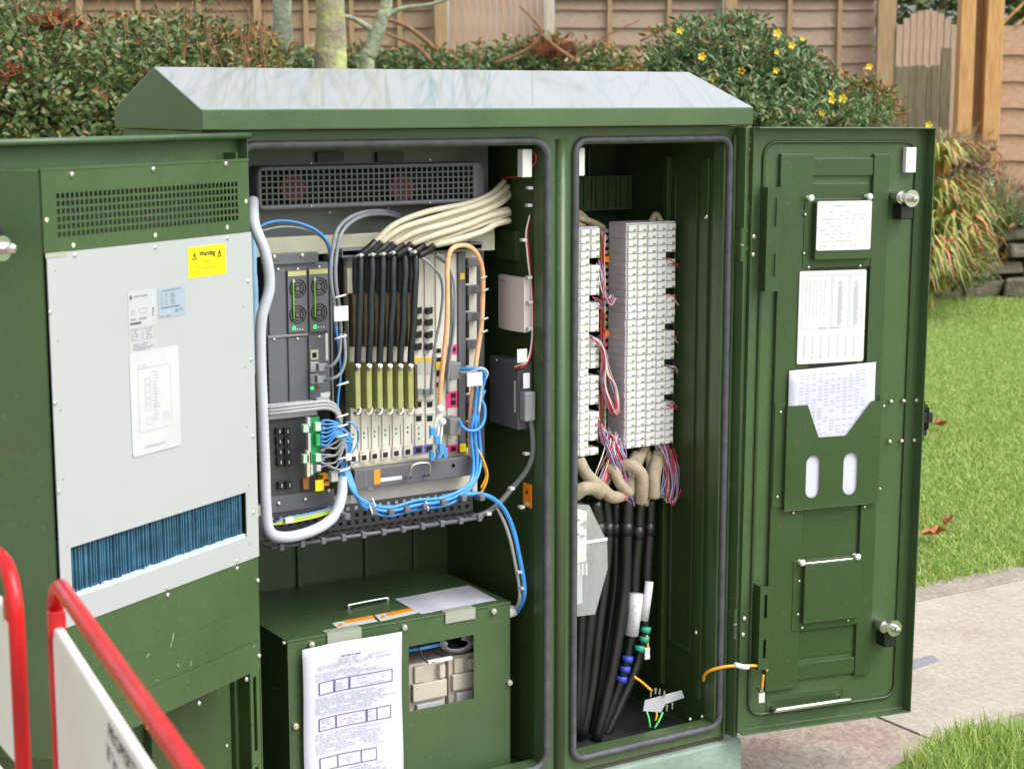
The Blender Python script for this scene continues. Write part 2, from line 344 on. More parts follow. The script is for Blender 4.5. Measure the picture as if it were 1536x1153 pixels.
P = np.concatenate([pts_bg(1300, 1640, 4.3, 13.6, 160000, 1.2), pts_bg(300, 1300, 4.3, 13.6, 120000, 1.2), pts_bg(1640, 2500, 4.3, 13.6, 130000, 1.2)]); P = P[P[:,1] > 1.0+.03*rng.standard_normal(len(P))]; P[:,2] = 0
blades('lawn_grass', P, .030, GRASS, .006, 1.2, 'short bright green lawn grass beyond the pale path')
n = 26000; P = np.c_[rng.uniform(1.2, 2.7, n), rng.uniform(-.9, .12, n), np.full(n, .01)]
edge = -.11+.03*np.sin(P[:,0]*9)+.02*np.sin(P[:,0]*23+1); P = P[(P[:,1] < edge) & (P[:,0] > 1.30-.35*(P[:,1]+.0)*0+rng.uniform(-.03, .03, len(P))+np.clip(P[:,1]+.28, 0, 1)*.9)]
blades('verge_grass', P, .062, GRASS, .005, .8, 'longer green grass on the near verge in front of the path')
FALLEN = leafmat('fallen_leaf', [(0, (.34, .06, .02)), (1, (.50, .15, .06))], .5, .1)
def flat_leaf(name, c, r, label):
    b = MB(); k = 11; vs = [(c[0], c[1], c[2]+.012)]
    for i in range(k):
        a = 2*math.pi*i/k; q = r*(1 if i % 2 else .5)*random.uniform(.8, 1.2); vs.append((c[0]+math.cos(a)*q, c[1]+math.sin(a)*q, c[2]+random.uniform(.0, .05)))
    b.add(vs, [(0, i+1, (i+1) % k+1) for i in range(k)]); return b.build(name, FALLEN, label=label, cat='leaf', group='fallen leaves on the lawn')
for (x, y, r, lb) in ((1400, 806, .048, 'large rust red fallen leaf on the lawn just above the path'), (1421, 790, .025, 'small red brown fallen leaf beside the large one on the lawn'), (1404, 640, .055, 'orange fallen leaves on the lawn beside the door catch')):
    p = CAB.PZ(x, y, .04); flat_leaf('fallen_leaf', p, r, lb)

# ---------------------------------------------------------------- garden background
def foliage(name, blobs, n, size, m, parent, aspect=.45, up=.2, jitter=.5, kind='stuff'):
    """blobs: (centre, radii, weight) in BG frame (u, w, z); leaves sit mostly near the surfaces of many lumps"""
    wts = np.array([b[2] for b in blobs], float); wts /= wts.sum(); pick = rng.choice(len(blobs), n, p=wts)
    C = np.array([b[0] for b in blobs])[pick]; Rr = np.array([b[1] for b in blobs])[pick]
    d = rng.standard_normal((n, 3)); d /= np.linalg.norm(d, axis=1)[:,None]; rad = rng.uniform(0, 1, n)**.45*(1+.25*rng.standard_normal(n)*.6)
    P = C+d*Rr*rad[:,None]
    lump = np.sin(P[:,0]*9+1)*np.sin(P[:,2]*11)*np.sin(P[:,1]*8)+.6*np.sin(P[:,0]*23+P[:,2]*19); keep = (lump > -.55) | (rng.uniform(0, 1, n) < .35); P = P[keep]; n = len(P)
    ax = rng.standard_normal((n, 3)); ax[:,2] = np.abs(ax[:,2])*.5+up; ax /= np.linalg.norm(ax, axis=1)[:,None]
    sd_ = np.cross(ax, rng.standard_normal((n, 3))); sd_ /= np.linalg.norm(sd_, axis=1)[:,None]; nn = np.cross(ax, sd_)
    s = (size*rng.uniform(.6, 1.35, n))[:,None]; w = s*aspect
    V = np.zeros((n, 6, 3)); V[:,0] = P; V[:,1] = P+ax*s*.35+sd_*w*.5+nn*s*.05; V[:,2] = P+ax*s*.75+sd_*w*.38+nn*s*.03; V[:,3] = P+ax*s-nn*s*.08; V[:,4] = P+ax*s*.75-sd_*w*.38+nn*s*.03; V[:,5] = P+ax*s*.35-sd_*w*.5+nn*s*.05
    V = V.reshape(-1, 3); M = np.array(BG.M); V = (np.c_[V, np.ones(len(V))] @ M.T)[:, :3]
    i = np.arange(n)[:,None]*6; q1 = np.concatenate([i, i+1, i+2, i+3], 1); q2 = np.concatenate([i, i+3, i+4, i+5], 1)
    return rawmesh(name, V, [q1, q2], m, kind=kind, parent=parent)
def bgp(px, py, w): return BG.M @ BG.P(px, py, w)
def lp(px, py, w): p = BG.P(px, py, w); return (p.x, p.y, p.z)
def twig(b, pts, r0, r1, n=6): return b.tube(catmull(pts, 4), r0, n, r2=r1)
HEDGE = leafmat('hedge_leaf', [(0, (.045, .08, .025)), (.35, (.075, .13, .035)), (.62, (.12, .18, .055)), (.84, (.20, .22, .09)), (.94, (.26, .22, .10)), (.975, (.30, .11, .04)), (1, (.13, .05, .03))], .4)
GORSE = leafmat('shrub_leaf', [(0, (.05, .10, .035)), (.4, (.10, .18, .065)), (.75, (.18, .26, .11)), (.9, (.27, .29, .15)), (.96, (.36, .20, .10)), (1, (.24, .14, .09))], .42)
DRY = leafmat('autumn_leaf', [(0, (.05, .08, .02)), (.35, (.12, .16, .04)), (.6, (.22, .20, .07)), (.8, (.34, .14, .04)), (1, (.42, .22, .07))], .5)
STRAP = leafmat('strap_leaf', [(0, (.12, .20, .05)), (.4, (.28, .36, .08)), (.65, (.46, .42, .12)), (.82, (.58, .30, .10)), (1, (.46, .12, .06))], .5)
YFLOW = leafmat('yellow_flower', [(0, (.85, .50, .01)), (1, (.95, .72, .03))], .5)
BARK = mat('lichen_bark', (.22, .17, .14), .9, col2=(.42, .46, .18), scale=7, bump=1, bscale=40)
BARK2 = mat('grey_green_bark', (.20, .21, .16), .9, col2=(.36, .40, .26), scale=18, bump=1, bscale=50)
BARKB = mat('brown_bark', (.22, .12, .07), .9, col2=(.34, .22, .13), scale=14, bump=1, bscale=60)
TWIG = mat('brown_twig', (.20, .10, .05), .8, var=.3, scale=30)
def woodm(name, c1, c2, sc=(1, 8, 12), rough=.75):
    return mat(name, c1, rough, col2=c2, scale=5, stretch=sc, bump=.5, bscale=14)
TAN = woodm('tan_fence_wood', (.25, .175, .105), (.36, .26, .165)); TANP = woodm('pinkish_fence_wood', (.30, .215, .155), (.40, .30, .225))
POSTW = woodm('post_wood', (.30, .20, .10), (.42, .29, .15), (8, 8, 1)); VERT = woodm('upright_board_wood', (.36, .24, .17), (.50, .36, .26), (12, 8, 1))
GREYW = woodm('weathered_grey_wood', (.20, .17, .10), (.32, .27, .18), (10, 8, 1)); FRESH = woodm('fresh_orange_wood', (.45, .22, .08), (.62, .36, .15), (10, 8, .8)); PALEW = woodm('pale_post_wood', (.45, .38, .30), (.58, .50, .42), (10, 8, 1))

# raised bed behind a dry stone wall
g = MB(BG); g.box(-14, 22, 13.75, 60, -.3, .72); g.build('raised_bed', SOIL, kind='structure')
wall = empty('garden_wall', BG.M @ Vector((3.6, 13.6, 0)), label='rough dry stone retaining wall at the far edge of the lawn', cat='stone wall')
ww = 13.55; z = 0.0; rs = random.Random(3)
course = [.17, .13, .16, .12, .13, .1]
st0 = None
for ci, hgt in enumerate(course):
    u = -4.5+rs.uniform(0, .2)
    while u < 7.2:
        L_ = rs.uniform(.16, .42) if 2.4 < u < 5.2 else rs.uniform(.3, .6)
        b = MB(BG); x0, x1 = u, u+L_-.02; y0 = ww+rs.uniform(-.05, .05)
        vs = [(x, y, zz) for zz in (z+.01, z+hgt-.012) for x, y in ((x0, y0), (x1, y0), (x1, y0+.25), (x0, y0+.25))]
        vs = [(p[0]+rs.uniform(-.035, .035), p[1]+rs.uniform(-.05, .04), p[2]+rs.uniform(-.032, .028)) for p in vs]
        b.add(vs, [(0,3,2,1),(4,5,6,7),(0,1,5,4),(1,2,6,5),(2,3,7,6),(3,0,4,7)]); b.build('stone', STONE, wall, bevel=.018)
        u += L_
    z += hgt

# fence of horizontal lap boards, seen over the cabinet
FZ0, FZ1, FW = .72, 2.47, 17.0
def u_at(px, w): return BG.P(px, 60, w).x
def lap_panel(pxa, pxb, w, m, label, battens, z0=FZ0, z1=FZ1, pitch=.165, name='boundary_fence', cap=True):
    ua, ub = u_at(pxa, w), u_at(pxb, w)
    e = empty(name, BG.M @ Vector(((ua+ub)/2, w, z0)), label=label, cat='fence', group='timber fence panels behind the garden')
    first = None; k = 0; z = z0
    while z < z1-.02:
        h = min(pitch+.02, z1-z)
        if first is None:
            b = MB(BG); n = 10; vs = []
            for i in range(n+1):
                x = ua+(ub-ua)*i/n; dz = .004*math.sin(i*2.1); vs += [(x, w-.012, z+dz), (x, w+.016, z+h), (x, w+.022, z+h), (x, w-.002, z+dz)]
            fs = []
            for i in range(n):
                a = i*4; c = a+4; fs += [(a, c, c+1, a+1), (a+1, c+1, c+2, a+2), (a+2, c+2, c+3, a+3), (a+3, c+3, c, a)]
            b.add(vs, fs); first = b.build('board', m, e)
        else: copy_at(first, (random.uniform(-.004, .004), 0, z-z0), e)
        z += pitch; k += 1
    for px in battens:
        b = MB(BG); u = u_at(px, w); b.box(u-.022, u+.022, w-.045, w-.016, z0, z1); b.build('batten', POSTW, e, bevel=.004)
    if cap: b = MB(BG); b.box(ua, ub, w-.05, w+.03, z1+.002, z1+.05); b.build('capping_rail', POSTW, e, bevel=.005)
def post(pxa, pxb, w, m, label, z0=FZ0, z1=FZ1+.1, d=.1, group='fence posts'):
    b = MB(BG); b.box(u_at(pxa, w), u_at(pxb, w), w-d, w, z0-.1, z1); return b.build('fence_post', m, bevel=.006, label=label, cat='fence post', group=group)
lap_panel(-150, 118, 17, TAN, 'tan lap fence panel behind the left hedge, leftmost', [-60, 30])
lap_panel(126, 382, 17, TAN, 'tan lap fence panel above the hedge, left of the lichened trunk', [210, 300])
lap_panel(392, 652, 17, TAN, 'tan lap fence panel behind the tree trunks', [460, 528, 600])
post(119, 126, 16.98, POSTW, 'narrow fence post over the left hedge'); post(383, 392, 16.98, POSTW, 'fence post left of the slender lichened trunk')
post(653, 672, 16.95, POSTW, 'brown fence post left of the upright boards')
lap_panel(832, 1084, 17, TANP, 'pinkish lap fence panel right of the upright boards', [914, 1003])
lap_panel(1104, 1312, 17, TANP, 'pinkish lap fence panel above the yellow flowered shrub', [1183, 1258])
post(1085, 1103, 16.95, POSTW, 'double fence post above the flowering shrub'); post(818, 830, 16.9, PALEW, 'pale fence post right of the upright boards')
post(1313, 1340, 16.9, POSTW, 'broad brown fence post left of the arched gate')
e = empty('board_screen', BG.M @ Vector((u_at(745, 17.05), 17.05, FZ0)), label='upright pinkish brown boards between two fence posts above the roof', cat='fence', group='timber fence panels behind the garden')
for i in range(14):
    pa = 674+i*10.2; b = MB(BG); b.box(u_at(pa, 17.05)+.002, u_at(pa+10.2, 17.05)-.004, 17.05-.02-random.random()*.01, 17.07, FZ0, FZ1+.1+random.uniform(-.02, .02)); b.build('board', VERT, e)
e = empty('garden_gate', BG.M @ Vector((u_at(1390, 16.8), 16.8, FZ0)), label='arched gate of upright pale boards left of the orange posts', cat='gate')
for i in range(9):
    pa = 1344+i*10.2; c = (i-4)/4.5; b = MB(BG); top = BG.P(1390, 12+28*c*c, 16.8).z-.02; b.box(u_at(pa, 16.8)+.002, u_at(pa+10.2, 16.8)-.004, 16.79-random.random()*.008, 16.82, FZ0, top); b.build('board', VERT, e)
e = empty('picket_screen', BG.M @ Vector((u_at(1385, 14.6), 14.6, FZ0)), label='weathered grey upright palings in front of the arched gate', cat='fence')
for i, (a, c, t) in enumerate(((1345, 1362, 100), (1364, 1374, 99), (1376, 1389, 98), (1391, 1398, 101), (1399, 1410, 98), (1412, 1428, 72))):
    b = MB(BG); top = BG.P(a, t, 14.6).z; b.box(u_at(a, 14.6), u_at(c, 14.6), 14.57+.01*(i % 2), 14.6+.01*(i % 2), .3, top); b.build('paling', GREYW, e, bevel=.003)
for a, c, w, lb, m in ((1434, 1456, 14.2, 'orange square timber post, left one of the pair beside the arched gate', FRESH), (1473, 1498, 14.2, 'orange square timber post, right one of the pair beside the lap panel', FRESH)):
    post(a, c, w, m, lb, .2, 2.9, .14, group='fresh orange timber posts')
post(1457, 1472, 14.25, woodm('brown_infill_wood', (.26, .14, .07), (.36, .20, .10), (10, 8, .8)), 'darker brown board set back between the two orange posts', .2, 2.9, .06, group='fresh orange timber posts')
lap_panel(1499, 1760, 14.3, woodm('pale_orange_lap_wood', (.36, .22, .14), (.48, .31, .21)), 'pale orange lap fence panel right of the orange posts, under a trellis', [], .62, BG.P(1500, 42, 14.3).z, .21, cap=False)
e = empty('trellis', BG.M @ Vector((u_at(1560, 14.3), 14.3, 2.1)), label='diamond trellis on top of the right hand fence panel', cat='trellis')
zt = BG.P(1500, 40, 14.3).z
for i in range(-3, 12):
    for sgn in (1, -1):
        b = MB(BG); u = u_at(1499, 14.3)+i*.13; a = Vector((u, 14.29+.008*sgn, zt)); c = a+Vector((sgn*.45, 0, .45))
        if min(a.x, c.x) < u_at(1498, 14.3): continue
        b.tube([a, c], .011, 4, smooth=False); b.build('lath', FRESH, e)

# hedge on the left
h = empty('hedge', bgp(150, 152, 7.2)-Vector((0, 0, 1.5)), label='dense dark evergreen hedge with russet leaves behind the left door', cat='hedge')
bl = []
for (px, py, w, rx, rz, wt) in ((-60, 150, 7.2, .35, .42, 3), (30, 165, 7.1, .33, .36, 3), (120, 180, 7.0, .35, .32, 3), (60, 80, 7.5, .26, .22, 1.3), (-20, 60, 7.6, .3, .25, 1.5), (210, 170, 7.1, .30, .30, 2.5), (190, 85, 7.6, .18, .18, .9), (260, 110, 7.4, .22, .20, 1.3), (320, 130, 7.5, .22, .18, 1.2), (370, 120, 7.8, .18, .12, .8), (290, 60, 7.9, .2, .14, .45), (360, 75, 8.1, .15, .12, .3)):
    c = lp(px, py, w); bl.append((c, (rx, .4, rz), wt)); bl.append(((c[0], c[1]+.1, c[2]-.6), (rx*1.1, .45, .5), wt*.5)); bl.append(((c[0], c[1]+.1, .45), (rx*1.1, .45, .5), wt*.4))
foliage('foliage', bl, 56000, .031, HEDGE, h, .5)
bl = [(lp(240, 60, 7.9), (.35, .3, .12), 1), (lp(330, 95, 7.6), (.3, .3, .12), 1), (lp(70, 35, 7.9), (.12, .2, .06), .5), (lp(380, 80, 8), (.2, .2, .1), .5)]
foliage('autumn_foliage', bl, 4200, .034, DRY, h, .4)
b = MB(BG)
for i in range(150):
    px = random.uniform(-60, 400); py = random.uniform(5, 120); w = random.uniform(7.0, 8.2); p = Vector(lp(px, py, w)); q = p+Vector((random.uniform(-.15, .15), 0, -.5)); twig(b, [q, (p+q)/2+Vector((.02, 0, .02)), p+Vector((random.uniform(-.1, .1), 0, .08))], .004, .0015, 5)
b.build('stem', TWIG, h)
DEAD = leafmat('dead_bracken', [(0, (.10, .04, .02)), (.6, (.30, .09, .04)), (1, (.42, .15, .06))], .6)
foliage('dead_foliage', [(lp(75, 38, 7.3), (.07, .1, .03), 1), (lp(115, 50, 7.3), (.03, .06, .04), .6), (lp(20, 120, 6.9), (.03, .05, .04), .3)], 420, .05, DEAD, h, .3)

# flowering shrub on the right
h = empty('flowering_shrub', bgp(1130, 152, 7.4)-Vector((0, 0, 1.5)), label='loose green shrub with small yellow flowers behind the right of the roof', cat='shrub')
bl = []
for (px, py, w, rx, rz, wt) in ((1060, 90, 7.3, .16, .13, 1.6), (1120, 110, 7.2, .20, .16, 2.2), (1180, 140, 7.2, .20, .14, 2), (1010, 105, 7.5, .12, .10, .9), (1100, 50, 7.5, .13, .08, .7), (1240, 165, 7.3, .18, .09, 1.3), (1150, 175, 7.0, .25, .12, 2), (1070, 150, 7.1, .22, .14, 1.8), (1300, 175, 7.6, .10, .07, .35), (1180, 90, 7.4, .12, .08, .7), (1040, 45, 7.8, .1, .06, .25)):
    c = lp(px, py, w); bl.append((c, (rx, .28, rz), wt))
bl.append((lp(1170, 330, 7.3), (.42, .4, .40), 3)); bl.append((lp(1060, 330, 7.3), (.35, .4, .40), 2))
bl.append((lp(1170, 500, 7.3), (.42, .4, .45), 5)); bl.append((lp(1060, 500, 7.3), (.35, .4, .45), 5)); bl.append((lp(1180, 660, 7.3), (.38, .4, .30), 3)); bl.append((lp(1060, 660, 7.3), (.38, .4, .30), 3))
foliage('foliage', bl, 64000, .034, GORSE, h, .34, .35)
bl = [(lp(1290, 150, 7.7), (.16, .2, .10), 1), (lp(1010, 70, 7.9), (.15, .2, .10), .5), (lp(1330, 165, 7.9), (.08, .2, .08), .4), (lp(1255, 130, 7.8), (.1, .2, .06), .3)]
foliage('autumn_foliage', bl, 1500, .036, DRY, h, .4)
fl = []
for (px, py) in ((1166, 50), (1165, 78), (1068, 118), (1053, 85), (1204, 58), (1264, 148), (1247, 140), (1248, 150), (1233, 170), (1112, 106), (1164, 106), (1020, 46), (1188, 68), (1304, 100), (1393, 188)):
    b = MB(BG); p = Vector(lp(px, py, 6.95)); s = random.uniform(.008, .014)
    for k in range(5):
        a = 2*math.pi*k/5; d = Vector((math.cos(a), -.3, math.sin(a))); t = Vector((-math.sin(a), 0, math.cos(a)))
        b.add([p, p+d*s+t*s*.5, p+d*s*1.4, p+d*s-t*s*.5], [(0, 1, 2, 3)])
    b.build('flower', YFLOW, h)
b = MB(BG)
for i in range(70):
    px = random.uniform(980, 1340); py = random.uniform(25, 150) if px < 1200 else random.uniform(110, 170); w = random.uniform(7.1, 7.9); p = Vector(lp(px, py, w)); twig(b, [p-Vector((random.uniform(-.1, .1), 0, .45)), p-Vector((0, 0, .2)), p+Vector((random.uniform(-.06, .06), 0, .03))], .0035, .001, 5)
b.build('stem', TWIG, h)

# low border plants seen just over the roof
h = empty('border_planting', bgp(700, 152, 14)-Vector((0, 0, .8)), label='low tangle of green and orange border plants just above the roof ridge', cat='plants')
bl = [(lp(px, 96+random.uniform(-8, 14), 14.4), (.30, .4, .12+.06*random.random()), 1) for px in range(360, 940, 38)]+[(lp(820, 72, 14.3), (.2, .25, .14), .9), (lp(750, 82, 14.3), (.28, .25, .13), .8)]
bl += [(lp(px, 170, 14.6), (.36, .4, .45), .7) for px in range(300, 1000, 60)]
foliage('foliage', bl, 12000, .06, DRY, h, .4)
foliage('green_foliage', [(lp(px, 94+random.uniform(-5, 12), 14.2), (.28, .4, .12), 1) for px in range(380, 900, 46)]+[(lp(px, 190, 14.3), (.36, .4, .4), .8) for px in range(300, 1000, 70)], 10000, .055, GORSE, h, .4)
for pts, r in (((( 740, 96, 9.2), (790, 75, 9.2), (812, 50, 9.2), (800, 30, 9.2), (780, 10, 9.3)), .010), (((868, 95, 9.2), (830, 68, 9.2), (800, 40, 9.2)), .012), (((848, 100, 9), (900, 60, 9), (960, 30, 9)), .006), (((655, 75, 9.3), (610, 40, 9.3), (560, 25, 9.3), (520, 24, 9.3)), .014), (((650, 96, 9.3), (625, 70, 9.3), (590, 55, 9.3), (575, 48, 9.3)), .013), (((960, 62, 9), (1010, 40, 9), (1040, 60, 9)), .006), (((1215, 80, 8.6), (1232, 85, 8.6), (1246, 90, 8.6)), .015)):
    b = MB(BG); b.tube(catmull([BG.P(p[0], p[1], p[2]+4.6) for p in pts], 5), r*1.5, 7, r2=r*.7); b.build('bare_branch', TWIG, h)
foliage('dead_foliage', [(lp(830, 78, 14.0), (.2, .15, .08), 1)], 700, .06, DEAD, h, .12)

# tree trunks behind the cabinet
def tree(name, label, trunk, m, limbs, crown):
    base = Vector(lp(*trunk[0][:3])); t = empty(name, BG.M @ Vector((base.x, base.y, 0)), label=label, cat='tree', group='small garden trees behind the cabinet')
    pts = [Vector((base.x+random.uniform(-.03, .03), base.y, -.05))]+[BG.P(p[0], p[1], p[2]) for p in trunk]
    b = MB(BG); r = trunk[0][3]; b.tube(catmull(pts, 8), lambda f: r*(1.25-.5*f)+.0015*math.sin(f*40), 14); b.build('trunk', m, t)
    for L_ in limbs:
        b = MB(BG); b.tube(catmull([BG.P(p[0], p[1], p[2]) for p in L_[0]], 6), L_[1], 9, r2=L_[1]*.45); b.build('branch', m, t)
    tip = BG.P(trunk[-1][0], trunk[-1][1], trunk[-1][2]); br_ = random.Random(len(label))
    def grow(p, d, L_, r_, lv, b):
        q = p+d*L_; b.tube([p, (p+q)/2+Vector((br_.uniform(-1, 1), br_.uniform(-1, 1), 0))*L_*.06, q], r_, 5, r2=r_*.6)
        if lv:
            for k in range(3): grow(q, (d+Vector((br_.uniform(-.7, .7), br_.uniform(-.7, .7), br_.uniform(-.1, .3)))).normalized(), L_*br_.uniform(.6, .85), r_*.62, lv-1, b)
    for k in range(3):
        b = MB(BG); grow(tip-Vector((0, 0, .25*k)), Vector((br_.uniform(-.5, .5), br_.uniform(-.4, .4), 1)).normalized(), .9, .022, 4, b); b.build('branch', m, t)
    if crown: foliage('crown', crown, 900, .05, DRY, t, .45)
tree('garden_tree', 'slender straight trunk covered in green lichen, left of the pair', [(425, 150, 8.2, .046), (424, 60, 8.2), (423, -60, 8.2), (424, -420, 8.2)], BARK2, [([(423, -200, 8.2), (380, -330, 8.2), (330, -480, 8.3)], .02), ([(424, -260, 8.2), (470, -380, 8.1), (520, -560, 8)], .02)], [(lp(420, -560, 8.2), (.5, .5, .4), 1)])
tree('garden_tree', 'thicker pinkish trunk with yellow lichen patches, right of the slender one', [(497, 150, 8.0, .068), (497, 60, 8.0), (494, -60, 8.0), (490, -420, 8.0)], BARK, [([(492, -150, 8.0), (560, -320, 8.0), (640, -520, 8.0)], .03)], [(lp(520, -600, 8), (.6, .5, .4), 1)])
tree('garden_tree', 'leaning grey branch like trunk forking above the roof ridge', [(548, 150, 8.4, .034), (557, 75, 8.4), (572, 30, 8.4), (584, -30, 8.4), (620, -380, 8.4)], BARK2, [([(573, 30, 8.4), (600, 14, 8.4), (650, 6, 8.4), (700, -12, 8.4)], .014), ([(563, 48, 8.4), (530, 28, 8.35), (500, 22, 8.3)], .016)], None)

# long strap leaves and grasses at the far lawn edge, right of the door
def straps(b, base, n, L0, spread, wd, droop=1.0, lean=(0, 0)):
    for i in range(n):
        a = random.uniform(0, 2*math.pi); L_ = L0*random.uniform(.6, 1.2); o = Vector(base)+Vector((random.uniform(-1, 1)*spread*.3, random.uniform(-1, 1)*spread*.3, 0)); d = Vector((math.cos(a)+lean[0], math.sin(a)*.8+lean[1], 0)); sd2 = Vector((-d.y, d.x, 0)).normalized()
        prev = None; vs = []; fs = []
        for k in range(6):
            t = k/5; rr_ = spread*t*random.uniform(.95, 1.05); z = L_*(t*1.5-droop*t*t*1.15)
            p = o+d*rr_+Vector((0, 0, z)); w = wd*(1-t)**.6
            vs += [p-sd2*w, p+sd2*w]
            if k: fs.append((2*k-2, 2*k-1, 2*k+1, 2*k))
        b.add(vs, fs)
h = empty('strap_leaf_clump', bgp(1430, 420, 12.2), label='arching orange and green strap leaved clump at the lawn edge beside the right door', cat='plant')
b = MB(BG); base = BG.PZ(1400, 455, .02) if False else Vector((BG.P(1395, 300, 12.3).x, 12.3, 0))
for (px, w, z0, L_, sp, n) in ((1392, 12.2, .22, .85, .50, 260), (1415, 12.5, .40, .75, .46, 220), (1380, 12.2, .1, .95, .45, 120), (1400, 12.6, .70, .6, .40, 160), (1440, 12.9, .55, .6, .40, 150), (1405, 12.7, 1.0, .5, .36, 120)):
    straps(b, (u_at(px, w), w, z0), n, L_, sp, .015, 1.15)
b.build('strap_leaves', STRAP, h, kind='stuff')
foliage('foliage', [(lp(1405, 330, 13), (.35, .3, .45), 1), (lp(1440, 370, 12.9), (.3, .25, .25), .7), (lp(1400, 400, 12.9), (.3, .25, .2), .6)], 2600, .075, DRY, h, .3)
h = empty('wispy_grass_clump', bgp(1450, 330, 13.8)-Vector((0, 0, .3)), label='wispy pale green and russet grass clump below the orange posts', cat='plant')
b = MB(BG)
for (px, w, z0, L_, sp, n) in ((1440, 13.9, .75, .65, .30, 190), (1470, 14.0, .70, .5, .28, 110), (1415, 13.9, .8, .6, .28, 110), (1500, 13.6, .62, .45, .30, 110), (1530, 13.5, .62, .35, .3, 80)):
    straps(b, (u_at(px, w), w, z0), n, L_, sp, .006, .6)
b.build('grass_leaves', leafmat('wispy_leaf', [(0, (.10, .15, .07)), (.5, (.34, .38, .20)), (.8, (.52, .34, .18)), (1, (.45, .14, .06))], .5), h, kind='stuff')
foliage('foliage', [(lp(1450, 250, 13.9), (.25, .25, .25), 1), (lp(1490, 290, 13.9), (.22, .2, .14), .8), (lp(1520, 300, 13.9), (.3, .2, .08), .6)], 3600, .06, leafmat('heather_leaf', [(0, (.12, .12, .06)), (.5, (.28, .20, .13)), (1, (.42, .20, .14))], .6), h, .2)
foliage('moss_foliage', [(lp(1500, 330, 13.35), (.3, .12, .10), 1), (lp(1455, 420, 13.3), (.2, .2, .06), .6)], 1200, .05, GORSE, h, .3)
h = empty('far_tree', bgp(1400, 100, 34)-Vector((0, 0, 2.4)), label='green tree showing over the arched gate and trellis', cat='tree')
b = MB(BG); b.tube([(8.0, 34, 0), (8.1, 34, 2.5), (8.2, 34, 3.6)], .15, 10, r2=.08); b.build('trunk', BARK, h)
foliage('crown', [((7.8, 34, 4.0), (2.4, 1.5, 1.9), 1), ((10.2, 34, 3.8), (2.0, 1.5, 1.9), 1), ((12.2, 34, 3.8), (2.0, 1.5, 1.6), .6)], 9000, .20, HEDGE, h, .5)
# ================================================================= CABINET
X0, X1, YB, Z0, Z1 = -.205, .998, .40, .13, 1.467
cab = empty('street_cabinet', (.4, .2, 0), label='open dark green roadside telecom cabinet with sloped pale roof and both doors wide', cat='cabinet')
b = MB(); b.box(-.225, 1.03, -.012, .415, 0, .118); b.build('plinth', PLINTH, cab, bevel=.006)
b = MB(); b.box(X0+.01, X1-.01, .004, YB-.01, .1182, Z0-.0005); b.build('base_gap', mat('rusty_gap', (.05, .04, .03), .8, var=.3), cab)
b = MB(); b.box(X0, X0+.004, .0142, YB, Z0, Z1); b.build('side_panel', GREEN_LIT, cab)
b = MB(); b.box(X1-.004, X1, .0142, YB, Z0, Z1); b.build('side_panel', GREEN_LIT, cab)
b = MB(); b.box(X0+.0042, X1-.0042, YB-.004, YB-.0002, Z0+.004, Z1-.004); bp_ = b.build('back_panel', GREEN_SHADED, cab)
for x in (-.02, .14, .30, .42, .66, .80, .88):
    b = MB(); b.box(x, x+.012, YB-.012, YB-.0042, Z0+.01, Z1-.05); b.build('rib', GREEN_SHADED, bp_, bevel=.002)
b = MB(); b.box(X0+.0042, X1-.0042, .0142, YB-.0042, Z0, Z0+.0038); b.build('floor_panel', GREEN_SHADED, cab)
b = MB(); b.box(X0+.0042, X1-.0042, .0142, YB-.0042, Z1-.004, Z1); b.build('top_panel', GREEN_SHADED, cab)
b = MB(); b.box(.60, .945, .03, .37, Z0+.004, Z0+.0055); b.build('duct_opening', HOLE, cab)
# front frame with two openings
OL = (-.125, .507, .163, 1.434); OR = (.588, .958, .163, 1.434)
b = MB(); y0, y1 = 0, .014
b.box(X0, OL[0], y0, y1, Z0, Z1); b.box(OR[1], X1, y0, y1, Z0, Z1)
b.box(OL[0], OR[1], y0, y1, OL[3], Z1); b.box(OL[0], OR[1], y0, y1, Z0, OL[2]); b.box(OL[1], OR[0], y0, y1, OL[2], OL[3])
ff = b.build('front_frame', GREEN_LIT, cab)
for q in (OL, OR):
    b = MB(); t = .002; x0, x1, z0, z1 = q
    b.box(x0-t, x0, .0142, .034, z0, z1); b.box(x1, x1+t, .0142, .034, z0, z1); b.box(x0, x1, .0142, .034, z1, z1+t); b.box(x0, x1, .0142, .034, z0-t, z0)
    b.build('return_lip', GREEN_LIT, ff)
b = MB(); b.tube([(.5475, -.0005, .14), (.5475, -.0005, 1.445)], .012, 12); b.build('mullion', GREEN_LIT, cab)
b = MB(); b.box(.509, .512, .0345, YB-.005, Z0+.005, Z1-.005); b.build('divider_panel', GREEN_SHADED, cab)
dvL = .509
b = MB(); b.box(.583, .586, .0345, YB-.005, Z0+.005, Z1-.005); b.build('divider_panel', GREEN_SHADED, cab)
b = MB(); b.box(.962, .966, .0345, YB-.005, Z0+.005, Z1-.005); wr = b.build('inner_side_panel', GREEN_SHADED, cab)
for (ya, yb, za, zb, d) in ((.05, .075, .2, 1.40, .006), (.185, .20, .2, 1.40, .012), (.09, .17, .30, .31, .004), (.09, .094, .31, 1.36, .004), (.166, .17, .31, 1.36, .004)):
    b = MB(); b.box(.9618-d, .9618, ya, yb, za, zb); b.build('stiffener', GREEN_SHADED, wr, bevel=.001)
# gaskets
def gasket(x0, x1, z0, z1, r, name='gasket'):
    pts = [Vector((p[0], -.004, p[1])) for p in rr(x0, x1, z0, z1, r, 8)]; pts.append(pts[0].copy())
    n = 120; b = MB(); b.tube(pts, .0075, 10, cap=False); return b.build(name, GASK, cab)
gasket(-.139, .514, .156, 1.4425, .034); gasket(.580, .970, .156, 1.4425, .026)
